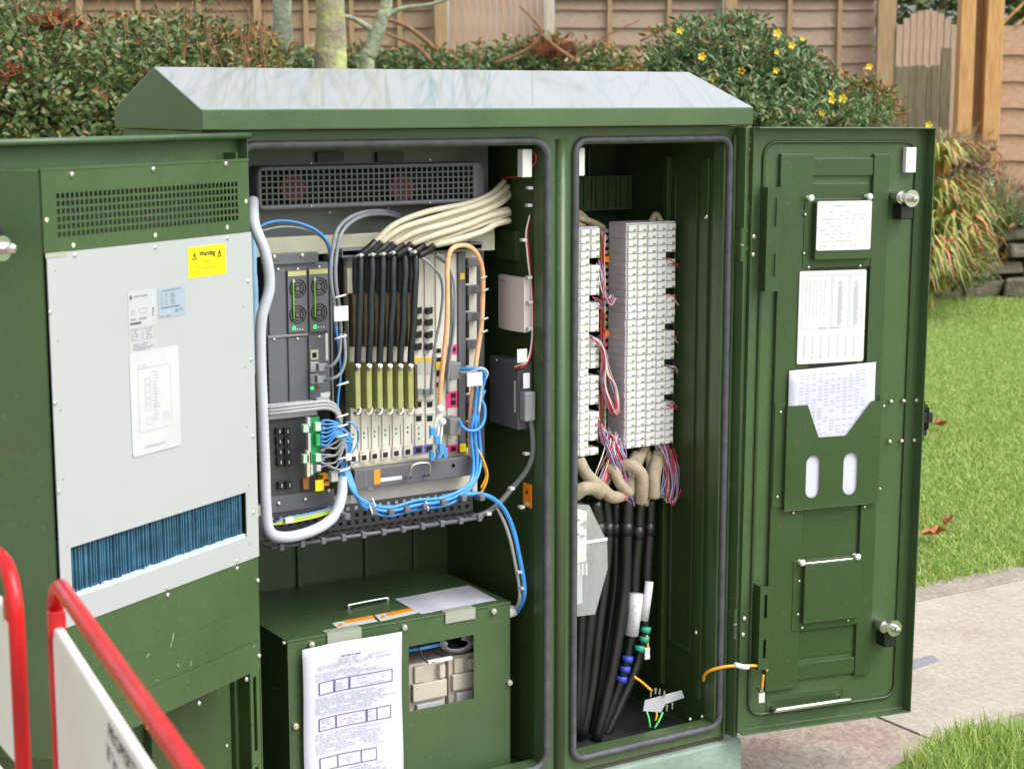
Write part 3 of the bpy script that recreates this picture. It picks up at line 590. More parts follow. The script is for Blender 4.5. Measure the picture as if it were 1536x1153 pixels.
# roof
xl, xr, ye0, ye1, zb_, zt_, zr = -.2183, 1.0063, -.035, .4101, 1.4687, 1.5058, 1.5816
ym = (ye0+ye1)/2
b = MB()
P1 = [(ye0, zb_), (ye0, zt_), (ym, zr), (ye1, zt_), (ye1, zb_)]
vs = [(xl, y, z) for y, z in P1]+[(xr, y, z) for y, z in P1]
b.add(vs, [(0, 1, 2, 3, 4), (9, 8, 7, 6, 5), (0, 5, 6, 1), (3, 8, 9, 4), (4, 9, 5, 0)])
b.mi = 1; b.add(vs, [(1, 6, 7, 2), (2, 7, 8, 3)])
me_o = b.build('roof', [GREEN_LIT, ROOFM], cab)
import bmesh
bm = bmesh.new(); bm.from_mesh(me_o.data); bmesh.ops.remove_doubles(bm, verts=bm.verts, dist=1e-5); bmesh.ops.recalc_face_normals(bm, faces=bm.faces); bm.to_mesh(me_o.data); bm.free()
bv = me_o.modifiers.new('bevel', 'BEVEL'); bv.width = .003; bv.segments = 3

_screw = {}
def screw(fr, p, parent, r=.0038, m=None, h=None, name='screw'):
    key = (round(fr.M[0][0], 4), r, (m or SCREW).name, parent.name.split('.')[0][:0])
    if key not in _screw:
        b = MB(fr); b.dome(p, (0, -1, 0), r, h or r*.7, 10); o = b.build(name, m or SCREW, parent); _screw[key] = (o, Vector(fr.M @ Vector(p))); return o
    o, q = _screw[key]; return copy_at(o, (fr.M @ Vector(p))-q, parent)
def screws(fr, lst, y, parent, **kw):
    for (px, py) in lst: screw(fr, fr.P(px, py, y), parent, **kw)
def rprint(b, x0, x1, z0, z1, rows, y, dens=.75, h=.45, seed=1):   # rows of small printed words
    rs = random.Random(seed); dz = (z1-z0)/rows
    for i in range(rows):
        x = x0; z = z1-(i+.75)*dz
        end = x0+(x1-x0)*rs.uniform(.6, 1)
        while x < end:
            w = rs.uniform(.02, .09)*(x1-x0)
            if rs.random() < dens: b.quad((x, y, z), (min(x+w, end), y, z), (min(x+w, end), y, z+dz*h), (x, y, z+dz*h))
            x += w+.012*(x1-x0)
    return b
def frame_lines(b, x0, x1, z0, z1, t, y):
    for q in ((x0, x1, z0, z0+t), (x0, x1, z1-t, z1), (x0, x0+t, z0+t, z1-t), (x1-t, x1, z0+t, z1-t)):
        b.quad((q[0], y, q[2]), (q[1], y, q[2]), (q[1], y, q[3]), (q[0], y, q[3]))
    return b
def text(fr, s, p, size, m, parent, name='lettering', bold=0, sx=1, align='LEFT', shear=0, xform=None):
    c = bpy.data.curves.new(name, 'FONT'); c.body = s; c.size = size; c.align_x = align; c.offset = bold; c.shear = shear; c.resolution_u = 3
    o = bpy.data.objects.new(name, c); COL.objects.link(o); dg = bpy.context.evaluated_depsgraph_get(); dg.update()
    me = bpy.data.meshes.new_from_object(o.evaluated_get(dg)); bpy.data.objects.remove(o); 
    b = MB(fr); b.add([(p[0]+v.co.x*sx, p[1], p[2]+v.co.y) for v in me.vertices], [tuple(q.vertices) for q in me.polygons])
    return b.build(name, m, parent)

# ---------------------------------------------------------------- right door (inside face towards us)
DH0, DH1, DW = .149, 1.462, .432
door = empty('door', DR.M @ Vector((0, 0, DH0))); attach(door, cab); door['label'] = 'right hand door, inner face with document pocket and white plates'
def dpart(b, name, m, **kw): return b.build(name, m, door, **kw)
b = MB(DR); b.box(0, DW, 0, .003, DH0, DH1); dpart(b, 'door_skin', GREEN_LIT)
b = MB(DR); b.box(0, DW, -.030, -.0002, DH1, DH1+.003); b.box(0, DW, -.030, -.0002, DH0-.003, DH0); b.box(DW, DW+.003, -.030, .003, DH0-.003, DH1+.003); b.box(-.003, -.0002, -.012, .003, DH0-.003, DH1+.003)
dpart(b, 'edge_flange', GREEN_LIT, bevel=.001)
b = MB(DR); pts = [Vector((p[0], -.003, p[1])) for p in rr(.028, DW-.026, DH0+.03, DH1-.028, .03, 6)]; pts.append(pts[0].copy()); b.tube(pts, .0035, 6, cap=False); dpart(b, 'seal_bead', GREEN_SHADED)
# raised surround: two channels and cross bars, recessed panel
b = MB(DR); b.pb(1172, 231, 1196, 1031, -.010, -.0003); dpart(b, 'channel', GREEN_SHADED, bevel=.0015)
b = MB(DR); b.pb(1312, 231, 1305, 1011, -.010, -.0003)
a = DR.P(1312, 231, -.01); c = DR.P(1336, 231, -.01); d = DR.P(1289, 1013, -.01); b = MB(DR); b.box(a.x, c.x, -.010, -.0003, d.z, a.z); dpart(b, 'channel', GREEN_SHADED, bevel=.0015)
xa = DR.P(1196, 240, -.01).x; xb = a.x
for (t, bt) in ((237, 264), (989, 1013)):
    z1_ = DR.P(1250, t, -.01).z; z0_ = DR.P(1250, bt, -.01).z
    b = MB(DR); b.box(xa+.0005, xb-.0005, -.008, -.0003, z0_, z1_); dpart(b, 'cross_bar', GREEN_SHADED, bevel=.0015)
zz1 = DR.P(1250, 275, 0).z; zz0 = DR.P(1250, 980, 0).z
b = MB(DR); b.box(xa+.006, xb-.006, -.003, -.0003, zz0, zz1); dpart(b, 'inset_panel', GREEN_SHADED, bevel=.001)
# slotted brackets on the hinge side
for (t, bt, lo) in (((1152, 281), (1168, 437), 0), ((1141, 880), (1153, 1003), 1)):
    b = MB(DR); a = DR.P(*t, -.03); c = DR.P(*bt, -.03)
    L_ = a.z-c.z; x0, x1 = a.x, c.x; w = x1-x0; s0, s1 = x0+w*.38, x0+w*.68
    zs = [c.z, c.z+L_*.14, c.z+L_*.36, c.z+L_*.62, c.z+L_*.90, a.z]
    b.box(x0, s0, -.03, -.027, c.z, a.z); b.box(s1, x1, -.03, -.027, c.z, a.z); b.box(s0, s1, -.03, -.027, zs[0], zs[1]); b.box(s0, s1, -.03, -.027, zs[2], zs[3]); b.box(s0, s1, -.03, -.027, zs[4], zs[5]); b.box(x0, x0+.003, -.0268, -.0003, c.z, a.z)
    dpart(b, 'slotted_bracket', GREEN_SHADED)
# plate box with knobs (top) and second smaller cover (bottom)
def clip_box(t, bt, depth, wing_l, knobs, lab=None):
    a = DR.P(*t, -depth); c = DR.P(*bt, -depth)
    b = MB(DR); b.box(a.x, c.x, -depth, -.012, c.z, a.z); o = dpart(b, 'cover_box', GREEN_SHADED, bevel=.002)
    b = MB(DR); b.box(a.x-wing_l, c.x+.004, -.0118, -.0032, c.z-.018, a.z+.006); dpart(b, 'mounting_flange', GREEN_SHADED, bevel=.001)
    for k in knobs:
        p = DR.P(*k, -.02); b = MB(DR); b.cyl(p+Vector((0, .012, 0)), p-Vector((0, .004, 0)), .0045, 12); b.dome(p-Vector((0, .004, 0)), (0, -1, 0), .0075, .006); b.build('knob', WHITE, door)
    return o
clip_box((1225, 303), (1308, 388), .026, .020, ((1215, 297), (1303, 295)))
b = MB(DR); a = DR.P(1226, 302, -.0262); c = DR.P(1305, 374, -.0262); b.rrect(a.x, c.x, c.z, a.z, .005, -.0275, -.0262); o = dpart(b, 'label_plate', LABEL)
b = MB(DR); rprint(b, a.x+.04, a.x+.10, a.z-.014, a.z-.006, 1, -.0278, .9); rprint(b, a.x+.008, c.x-.008, c.z+.016, a.z-.018, 9, -.0278, .5, .35, 5); rprint(b, a.x+.01, c.x-.01, c.z+.006, c.z+.014, 1, -.0278, .5, .4, 9); b.build('printing', mat('ink_faint', (.46, .48, .50), .5), o, kind='stuff')
b = MB(DR); a = DR.P(1199, 407, -.011); c = DR.P(1294, 541, -.011); b.rrect(a.x, c.x, c.z, a.z, .005, -.0135, -.0105); o = dpart(b, 'label_plate', LABEL)
y = -.0138; w = c.x-a.x; hh = a.z-c.z
b = MB(DR)
for k in range(6): rprint(b, a.x+w*(.09+.055*k), a.x+w*(.12+.055*k), a.z-hh*.5, a.z-hh*.1, 18, y, .6, .5, k)
for k in range(7): rprint(b, a.x+w*(.08+.125*k), a.x+w*(.12+.125*k), c.z+hh*.04, c.z+hh*.30, 12, y, .7, .5, k+20)
rprint(b, a.x+w*.3, a.x+w*.75, c.z+hh*.36, c.z+hh*.4, 1, y, .8, .5, 3)
frame_lines(b, a.x+w*.05, a.x+w*.48, a.z-hh*.62, a.z-hh*.05, .0007, y); frame_lines(b, a.x+w*.5, a.x+w*.74, a.z-hh*.62, a.z-hh*.05, .0007, y); frame_lines(b, a.x+w*.76, a.x+w*.95, a.z-hh*.62, a.z-hh*.05, .0007, y)
for k in (.58, .82): rprint(b, a.x+w*k, a.x+w*(k+.08), a.z-hh*.6, a.z-hh*.12, 24, y, .95, .7, 31)
b.build('printing', mat('ink_faint_grey', (.43, .45, .48), .5), o, kind='stuff')
# document pocket with V notch and two slots
A = DR.P(1182, 607, -.022); B_ = DR.P(1322, 603, -.022); Cc = DR.P(1316, 752, -.022); D_ = DR.P(1180, 766, -.022)
x0, x1, z1_, z0_ = A.x, B_.x, (A.z+B_.z)/2, (Cc.z+D_.z)/2
n0 = DR.P(1212, 603, -.022); n1 = DR.P(1228, 656, -.022); n2 = DR.P(1270, 656, -.022); n3 = DR.P(1308, 603, -.022)
sl = []
for (t, bt) in (((1210, 683), (1229, 746)), ((1266, 680), (1286, 741))):
    p = DR.P(*t, -.022); q = DR.P(*bt, -.022); sl.append((p.x, q.x, q.z, p.z))
bm2 = MB(DR); y0_, y1_ = -.022, -.020
zs1 = (sl[0][3]+sl[1][3])/2; zs0 = (sl[0][2]+sl[1][2])/2; zn = n1.z
bm2.poly([(x0, zn), (n1.x, zn), (n0.x, z1_), (x0, z1_)], y0_, y1_); bm2.poly([(n2.x, zn), (x1, zn), (x1, z1_), (n3.x, z1_)], y0_, y1_)
bm2.box(x0, x1, y0_, y1_, zs1, zn-.0001); bm2.box(x0, x1, y0_, y1_, z0_, zs0)
bm2.box(x0, sl[0][0], y0_, y1_, zs0, zs1); bm2.box(sl[0][1], sl[1][0], y0_, y1_, zs0, zs1); bm2.box(sl[1][1], x1, y0_, y1_, zs0, zs1)
for s_ in sl:      # rounded slot ends
    rr0 = (s_[1]-s_[0])/2; cx = (s_[0]+s_[1])/2
    for zc, sg in ((zs1-rr0, 1), (zs0+rr0, -1)):
        for sd_ in (1, -1):
            pts = [(cx+sd_*rr0, zc+sg*rr0)]+[(cx+sd_*rr0*math.cos(R(t)), zc+sg*rr0*math.sin(R(t))) for t in range(0, 91, 15)]
            bm2.poly(pts, y0_, y1_)
bm2.box(x0-.001, x0, y0_, -.011, z0_, z1_); bm2.box(x1, x1+.001, y0_, -.011, z0_, z1_); bm2.box(x0, x1, y0_, -.011, z0_-.001, z0_)
bm2.box(x0-.026, x0-.001, -.0125, -.0105, z0_+.005, z1_+.008); bm2.box(x1+.001, x1+.006, -.0125, -.0105, z0_, z1_+.01)
dpart(bm2, 'document_pocket', GREEN_SHADED)
# small cover low down
clip_box((1208, 846), (1290, 926), .024, .022, ((1202, 843), (1285, 834)))
b = MB(DR); p = DR.P(1202, 846, -.016); q = DR.P(1285, 837, -.016); b.cyl(p, q, .0028); dpart(b, 'hinge_rod', STEEL)
screws(DR, [(1208, 322), (1206, 380), (1213, 401), (1290, 399), (1199, 871), (1197, 921), (1203, 941), (1272, 930), (1171, 618), (1326, 609), (1166, 745), (1320, 733), (1190, 769), (1297, 760)], -.013, door, r=.003)
screws(DR, [(1130, 355), (1129, 382), (1116, 927), (1114, 951)], -.004, door, r=.0055, h=.005)
screws(DR, [(1336, 602), (1355, 601), (1374, 600), (1334, 662), (1352, 661), (1371, 660)], -.004, door, r=.0048, h=.006)
# grab bar
b = MB(DR); p = DR.P(1168, 1064, -.030); q = DR.P(1271, 1049, -.030); b.tube(catmull([(p.x, -.003, p.z-.006), (p.x, -.024, p.z-.003), (p.x+.006, -.031, p.z), (q.x-.006, -.031, q.z), (q.x, -.024, q.z-.003), (q.x, -.003, q.z-.006)], 5), .0056, 10); dpart(b, 'grab_bar', STEEL)
b = MB(DR); b.box(p.x-.014, q.x+.006, -.0015, -.0003, p.z-.014, q.z+.018); dpart(b, 'backing_plate', GREEN_SHADED)
def lock(fr, px, py, par, sgn=-1):
    p = fr.P(px, py, -.052)
    b = MB(fr); b.box(p.x-.018, p.x+.012, -.036, -.0004, p.z-.046, p.z-.004); b.build('lock_bracket', BLACK, par, bevel=.002)
    b = MB(fr); q = p+Vector((-.006, 0, .002)); b.cyl((q.x-.012, -.0005, q.z), (q.x-.012, -.036, q.z), .014, 20); b.cyl((q.x-.012, -.036, q.z), (q.x-.012, -.042, q.z), .010, 18)
    b.cyl((p.x, -.0005, p.z), (p.x, -.040, p.z), .009, 16); b.cyl((p.x, -.040, p.z), (p.x, -.047, p.z), .0185, 26); b.cyl((p.x, -.047, p.z), (p.x, -.056, p.z), .0085, 6); b.dome((p.x, -.056, p.z), (0, -1, 0), .0075, .008, 14)
    b.build('lock_barrel', STEEL, par)
lock(DR, 1370, 298, door); lock(DR, 1344, 943, door)
b = MB(DR); a = DR.P(1359, 221, -.012); c = DR.P(1373, 259, -.012); b.box(a.x, c.x, -.014, -.0004, c.z, a.z); dpart(b, 'magnet_block', WHITE, bevel=.0015)
zl = DR.P(1398, 628, -.01).z; b = MB(DR); b.box(DW+.0032, DW+.007, -.028, -.006, zl-.045, zl+.045); b.box(DW+.007, DW+.013, -.026, -.008, zl-.032, zl-.022); b.box(DW+.007, DW+.013, -.026, -.008, zl+.024, zl+.034); b.box(DW+.013, DW+.016, -.026, -.008, zl-.034, zl+.036); b.box(DW+.007, DW+.030, -.026, -.008, zl-.006, zl+.018); b.box(DW+.0165, DW+.019, -.028, -.006, zl-.02, zl+.03); dpart(b, 'latch_catch', BLACK, bevel=.002)
# hinges between frame and door
for (px, py) in ((1113, 367), (1103, 935)):
    p = CAB.P(px, py, -.028); b = MB(); b.cyl((p.x, -.028, p.z-.035), (p.x, -.028, p.z+.035), .0055, 14); b.box(p.x-.004, p.x-.001, -.028, -.0004, p.z-.03, p.z+.03); b.build('hinge', GREEN_LIT, cab)
    b = MB(); b.cyl((p.x, -.028, p.z-.002), (p.x, -.028, p.z+.002), .0058, 14); b.build('hinge', STEEL, cab)
b = MB(); b.box(.978, .984, -.008, -.0003, Z0+.005, Z1-.02); b.box(.988, .9975, -.033, -.0003, Z0+.005, Z1-.004); b.build('hinge_strip', GREEN_LIT, cab)

# ---------------------------------------------------------------- left door
EH0, EH1 = .140, 1.462
door2 = empty('door', DL.M @ Vector((-.33, 0, EH0))); attach(door2, cab); door2['label'] = 'left hand door swung out behind the heat exchanger'
b = MB(DL); b.box(-.665, 0, 0, .003, EH0, EH1); b.build('door_skin', GREEN_LIT, door2)
b = MB(DL); b.tube([(-.672, -.022, EH1-.002), (.006, -.022, EH1-.002)], .0055, 10); b.box(-.668, 0, -.022, -.0002, EH1, EH1+.003); b.box(-.668, 0, -.028, -.0002, EH0-.003, EH0); b.box(-.668, -.665, -.028, .003, EH0, EH1); b.box(.0002, .003, -.020, .003, EH0, EH1)
b.build('edge_flange', GREEN_LIT, door2)
b = MB(DL); b.box(-.04, -.034, -.026, -.0003, EH0+.02, EH1-.03); b.box(-.075, -.072, -.02, -.0003, EH0+.02, .56); b.build('stiffener', GREEN_SHADED, door2)
b = MB(DL)
a = DL.P(372, 1033, -.03); w = .024
for (za, zb) in ((.15, .33), (.36, .50)): b.box(-.058, -.050, -.042, -.039, za, zb); b.box(-.040, -.034, -.042, -.039, za, zb)
b.box(-.058, -.034, -.042, -.039, .33, .36); b.box(-.058, -.034, -.042, -.039, .50, .545); b.box(-.034, -.031, -.042, -.001, .15, .545)
b.build('slotted_bracket', GREEN_LIT, door2)
b = MB(DL); b.box(-.30, -.085, -.018, -.0003, .15, .545); b.build('stiffener', GREEN_SHADED, door2, bevel=.002)
screws(DL, [(340, 1118)], -.019, door2, r=.0035)
p = DL.P(6, 372, -.13); b = MB(DL); b.box(p.x-.04, p.x+.006, -.125, -.030, p.z-.004, p.z+.030); b.build('lock_bracket', BLACK, door2, bevel=.002)
b = MB(DL); b.cyl((p.x-.012, -.03, p.z), (p.x-.012, -.125, p.z), .010, 18); b.cyl((p.x-.006, -.125, p.z), (p.x-.006, -.134, p.z), .0175, 26); b.cyl((p.x-.002, -.134, p.z), (p.x-.002, -.142, p.z), .009, 6); b.dome((p.x, -.142, p.z), (0, -1, 0), .008, .009, 14); b.build('lock_barrel', STEEL, door2)

# ---------------------------------------------------------------- heat exchanger on the left door
hx = empty('heat_exchanger', DL.M @ Vector((-.37, -.06, .552)), label='heat exchanger with white panel, green perforated top and blue filter on the left door', cat='heat exchanger')
T = -.12; xa, xb = -.612, -.130; zt, zw1, zw0, zbt = 1.422, 1.305, .752, .552
gp = [DL.P(*p, T) for p in ((83, 290), (357, 270), (86, 360), (358, 330))]
gx0, gx1, gz1, gz0 = gp[0].x, gp[1].x, (gp[0].z+gp[1].z)/2, (gp[2].z+gp[3].z)/2
b = MB(DL)   # case without front; tapered left side
b.add([(xa, T+.002, zbt), (xa, T+.002, zt), (xa-.045, -.001, zt), (xa-.045, -.001, zbt)], [(0, 1, 2, 3)])
b.add([(xa-.003, T+.002, zbt), (xa-.003, T+.002, zt), (xa-.048, -.001, zt), (xa-.048, -.001, zbt)], [(3, 2, 1, 0)])
b.add([(xa-.003, T+.002, zt), (xb, T+.002, zt), (xb, -.001, zt), (xa-.048, -.001, zt)], [(0, 1, 2, 3)])
b.add([(xa-.003, T+.002, zbt), (xb, T+.002, zbt), (xb, -.001, zbt), (xa-.048, -.001, zbt)], [(3, 2, 1, 0)])
b.box(xb-.002, xb, T+.002, -.001, zbt, zt)
b.build('case', GREEN_LIT, hx)
b = MB(DL); y0, y1 = T, T+.0018
b.box(xa, gx0, y0, y1, zw1+.0004, zt); b.box(gx1, xb, y0, y1, zw1+.0004, zt); b.box(gx0, gx1, y0, y1, gz1, zt); b.box(gx0, gx1, y0, y1, zw1+.0004, gz0)
nx, nz = 43, 6; px_ = (gx1-gx0)/nx; pz_ = (gz1-gz0)/nz
for i in range(nx+1):
    c = gx0+i*px_; b.box(max(gx0, c-px_*.17), min(gx1, c+px_*.17), y0+.0001, y1, gz0, gz1)
for i in range(nz+1):
    c = gz0+i*pz_; b.box(gx0, gx1, y0+.0002, y1, max(gz0, c-pz_*.16), min(gz1, c+pz_*.16))
b.build('perforated_top', GREEN_LIT, hx)
b = MB(DL); b.box(gx0-.01, gx1+.01, T+.05, T+.055, gz0-.02, gz1+.02); b.build('fan_chamber', BACKP, hx)
fp = [DL.P(*p, T-.002) for p in ((106, 822), (369, 737), (371, 808), (112, 893))]
fx0, fx1, fz1, fz0 = fp[0].x, fp[1].x, (fp[0].z+fp[1].z)/2, (fp[2].z+fp[3].z)/2
b = MB(DL); y0, y1 = T-.002, T-.0002
b.box(xa+.003, fx0, y0, y1, zw0, zw1); b.box(fx1, xb+.001, y0, y1, zw0, zw1); b.box(fx0, fx1, y0, y1, fz1, zw1); b.box(fx0, fx1, y0, y1, zw0, fz0)
wp = b.build('white_panel', WPANEL, hx)
b = MB(DL); N_ = 64
for i in range(N_):
    x = fx0+(fx1-fx0)*(i+.5)/N_; q = random.uniform(-.0012, .0012); b.box(x-.0009+q, x+.0009+q, T+.004+random.uniform(0, .003), T+.03, fz0-.004, fz1+.004)
b.build('filter_fins', FILT, hx, kind='stuff')
b = MB(DL); b.box(fx0-.002, fx1+.002, T+.032, T+.034, fz0-.01, fz1+.01); b.build('filter_backing', mat('deep_blue', (.015, .05, .08), .7), hx)
b = MB(DL)
for i in range(40): x = fx0+(fx1-fx0)*i/40; b.box(x, x+(fx1-fx0)/40, T+.001+random.uniform(0, .001), T+.02, fz0-.003, fz0+random.uniform(.004, .0065))
b.build('foam_strip', FILTF, hx, kind='stuff')
b = MB(DL); y0, y1 = T, T+.0018
b.box(xa, xb, y0, y1, .668, zw0-.0005); b.box(xa, xb, y0+.0008, y1, .605, .6676); b.box(xa, xb, y0, y1, zbt, .6046); b.build('lower_cover', GREEN_LIT, hx)
b = MB(DL); b.box(xa-.002, xb+.001, T-.001, T+.003, zt+.0002, zt+.004); b.build('top_edge', GREEN_LIT, hx)
screws(DL, [(107, 262), (229, 254), (338, 246), (251, 892), (355, 852), (298, 1054), (221, 1090), (369, 1018)], T, hx, r=.0045, m=STEEL, h=.004)
screws(DL, [(112, 383), (233, 371), (341, 357), (75, 468), (82, 604), (88, 737), (372, 422), (376, 539), (379, 654), (380, 768), (250, 881), (355, 841)], T-.002, hx, r=.0035, h=.004)
screws(DL, [(70, 330), (369, 302), (110, 368), (233, 353), (341, 341)], T, hx, r=.0038, m=mat('pale_rivet', (.55, .62, .42), .4), h=.001)
screws(DL, [(83, 406), (87, 512), (91, 615), (95, 718), (101, 819), (365, 460), (367, 551), (370, 641), (373, 728), (375, 816)], T-.002, hx, r=.0018, m=mat('dark_rivet', (.25, .26, .27), .4), h=.0008)
screws(DL, [(386, 870), (388, 983)], T, hx, r=.004, h=.004)
b = MB(DL); b.pb(68, 387, 100, 384, T-.0026, T-.0021); a = DL.P(68, 386, T-.002); c = DL.P(100, 380, T-.002); b = MB(DL); b.box(a.x, c.x, T-.0026, T-.0021, c.z-.004, c.z+.003); b.build('slot_strip', mat('strip_olive', (.35, .36, .28), .5), hx)
for k_, (px, py, dx, dz) in enumerate(((257, 964, .006, .016), (255, 972, .003, .010), (218, 987, .008, .006), (265, 995, .005, -.008), (285, 1000, .002, .010), (378, 972, .008, .004), (232, 1020, .010, -.003))):
    p = DL.P(px, py, T-.0002); b = MB(DL); b.add([(p.x, T-.0003, p.z), (p.x+dx, T-.0003, p.z+dz), (p.x+dx+.0016, T-.0003, p.z+dz*.9), (p.x+dx*.5+.0022, T-.0003, p.z+dz*.3)], [(0, 3, 2, 1)]); b.build('paint_chip', mat('bare_primer', (.22, .30, .18), .7) if k_ == 0 else bpy.data.materials['bare_primer'], hx)
def sticker(fr, t, bt, y, m, parent, name='label', r=0, th=.0004):
    a = fr.P(*t, y); c = fr.P(*bt, y); b = MB(fr)
    if r: b.rrect(a.x, c.x, c.z, a.z, r, y-th, y)
    else: b.box(a.x, c.x, y-th, y, c.z, a.z)
    return b.build(name, m, parent), a, c
yy = T-.0022
o, a, c = sticker(DL, (281.4, 371.5), (339, 410), yy, YEL, hx); o['label'] = 'yellow Warning sticker with two triangles'
w = c.x-a.x; hh = a.z-c.z; Y = yy-.0007
text(DL, 'Warning', (a.x+w*.5, Y, a.z-hh*.32), hh*.24, INK, o, bold=.0004, align='CENTER')
for cx in (.165, .83):
    b = MB(DL); q = a.x+w*cx; z = a.z-hh*.42; s = hh*.15
    b.add([(q-s*.85, Y, z), (q+s*.85, Y, z), (q, Y, z+s*1.9), (q-s*.5, Y, z+s*.22), (q+s*.5, Y, z+s*.22), (q, Y, z+s*1.35)], [(0, 1, 4, 3), (1, 2, 5, 4), (2, 0, 3, 5)]); b.quad((q-s*.1, Y, z+s*.3), (q+s*.1, Y, z+s*.3), (q+s*.12, Y, z+s*1.1), (q-s*.12, Y, z+s*1.1)); b.build('warning_triangle', INK, o)
b = MB(DL)
for i, (l, r_) in enumerate(((.38, .62), (.04, .96), (.22, .78), (.10, .92), (.26, .70))): z = a.z-hh*(.52+.10*i); rprint(b, a.x+w*l, a.x+w*r_, z-hh*.05, z+hh*.05, 1, Y, .95, .6, i)
b.build('printing', INKY, o, kind='stuff')
INKM = mat('ink_slate', (.13, .13, .19), .6, var=.2, scale=100)
o, a, c = sticker(DL, (191, 438), (236, 524), yy, mat('white_label', (.44, .45, .47), .4), hx); w = c.x-a.x; hh = a.z-c.z
b = MB(DL); b.add([(a.x+w*.10+math.cos(t)*w*.055, Y, a.z-hh*.10+math.sin(t)*w*.055) for t in [k*math.pi/5 for k in range(10)]], [tuple(range(10))]); rprint(b, a.x+w*.05, a.x+w*.45, a.z-hh*.55, a.z-hh*.50, 1, Y, 1, .8, 2); rprint(b, a.x+w*.85, a.x+w*.93, a.z-hh*.45, a.z-hh*.30, 3, Y, .9, .6, 6); b.build('printing', INKM, o, kind='stuff')
b = MB(DL); rprint(b, a.x+w*.22, a.x+w*.9, a.z-hh*.12, a.z-hh*.07, 1, Y, .9, .6, 3); rprint(b, a.x+w*.1, a.x+w*.3, a.z-hh*.38, a.z-hh*.30, 2, Y, .8, .6, 4); frame_lines(b, a.x+w*.38, a.x+w*.66, a.z-hh*.37, a.z-hh*.29, .0008, Y); rprint(b, a.x+w*.08, a.x+w*.75, a.z-hh*.48, a.z-hh*.43, 1, Y, .8, .6, 5); frame_lines(b, a.x+w*.07, a.x+w*.45, a.z-hh*.80, a.z-hh*.60, .0006, Y); frame_lines(b, a.x+w*.5, a.x+w*.93, a.z-hh*.80, a.z-hh*.60, .0006, Y); rprint(b, a.x+w*.10, a.x+w*.4, a.z-hh*.79, a.z-hh*.61, 5, Y, .6, .5, 8); rprint(b, a.x+w*.6, a.x+w*.9, a.z-hh*.79, a.z-hh*.61, 5, Y, .6, .5, 9); rprint(b, a.x+w*.12, a.x+w*.9, a.z-hh*.97, a.z-hh*.84, 4, Y, .95, .5, 10); b.build('printing', INKG, o, kind='stuff')
o, a, c = sticker(DL, (237, 434), (278.5, 471), yy, BLUELAB, hx); w = c.x-a.x; hh = a.z-c.z
b = MB(DL); rprint(b, a.x+w*.12, a.x+w*.85, a.z-hh*.12, a.z-hh*.04, 1, Y, .95, .7, 2)
for l, r_ in ((.08, .16), (.25, .33), (.42, .66)): rprint(b, a.x+w*l, a.x+w*r_, a.z-hh*.6, a.z-hh*.16, 7, Y, .9, .6, int(l*50))
rprint(b, a.x+w*.7, a.x+w*.9, a.z-hh*.86, a.z-hh*.72, 2, Y, .9, .6, 5); rprint(b, a.x+w*.05, a.x+w*.5, a.z-hh*.99, a.z-hh*.92, 1, Y, .9, .6, 5); b.build('printing', INKG, o, kind='stuff')
b = MB(DL); b.quad((a.x+w*.08, Y, a.z-hh*.68), (a.x+w*.8, Y, a.z-hh*.68), (a.x+w*.8, Y, a.z-hh*.64), (a.x+w*.08, Y, a.z-hh*.64)); b.quad((a.x+w*.60, Y, a.z-hh*.86), (a.x+w*.68, Y, a.z-hh*.86), (a.x+w*.68, Y, a.z-hh*.78), (a.x+w*.60, Y, a.z-hh*.78)); b.build('printing', INKM, o, kind='stuff')
o, a, c = sticker(DL, (193, 531), (271, 667), yy, mat('bright_plate', (.50, .51, .535), .3), hx, 'label_plate', r=.005, th=.0012); w = c.x-a.x; hh = a.z-c.z; Y = yy-.0016
b = MB(DL); frame_lines(b, a.x+w*.15, a.x+w*.82, c.z+hh*.22, a.z-hh*.16, .0006, Y)
for k in range(5): frame_lines(b, a.x+w*.28, a.x+w*.40, a.z-hh*(.32+.065*k), a.z-hh*(.27+.065*k), .0008, Y)
frame_lines(b, a.x+w*.30, a.x+w*.42, a.z-hh*.72, a.z-hh*.65, .0008, Y); rprint(b, a.x+w*.45, a.x+w*.58, a.z-hh*.7, a.z-hh*.2, 16, Y, .7, .5, 3); rprint(b, a.x+w*.15, a.x+w*.4, a.z-hh*.17, a.z-hh*.12, 2, Y, .8, .4, 3); rprint(b, a.x+w*.62, a.x+w*.85, a.z-hh*.72, a.z-hh*.62, 5, Y, .5, .4, 12); rprint(b, a.x+w*.25, a.x+w*.85, c.z+hh*.05, c.z+hh*.09, 1, Y, .95, .6, 4)
b.build('printing', INKL, o, kind='stuff')
# ================================================================= LEFT COMPARTMENT
def thing_at(name, px, py, y, label, cat, group=None, fr=CAB): return empty(name, fr.M @ fr.P(px, py, y), label=label, cat=cat, group=group)
def part(name, m, parent, t, bt, y0, y1, bevel=0, fr=CAB, **kw):
    b = MB(fr); b.pb(*t, *bt, y0, y1); return b.build(name, m, parent, bevel=bevel, **kw)
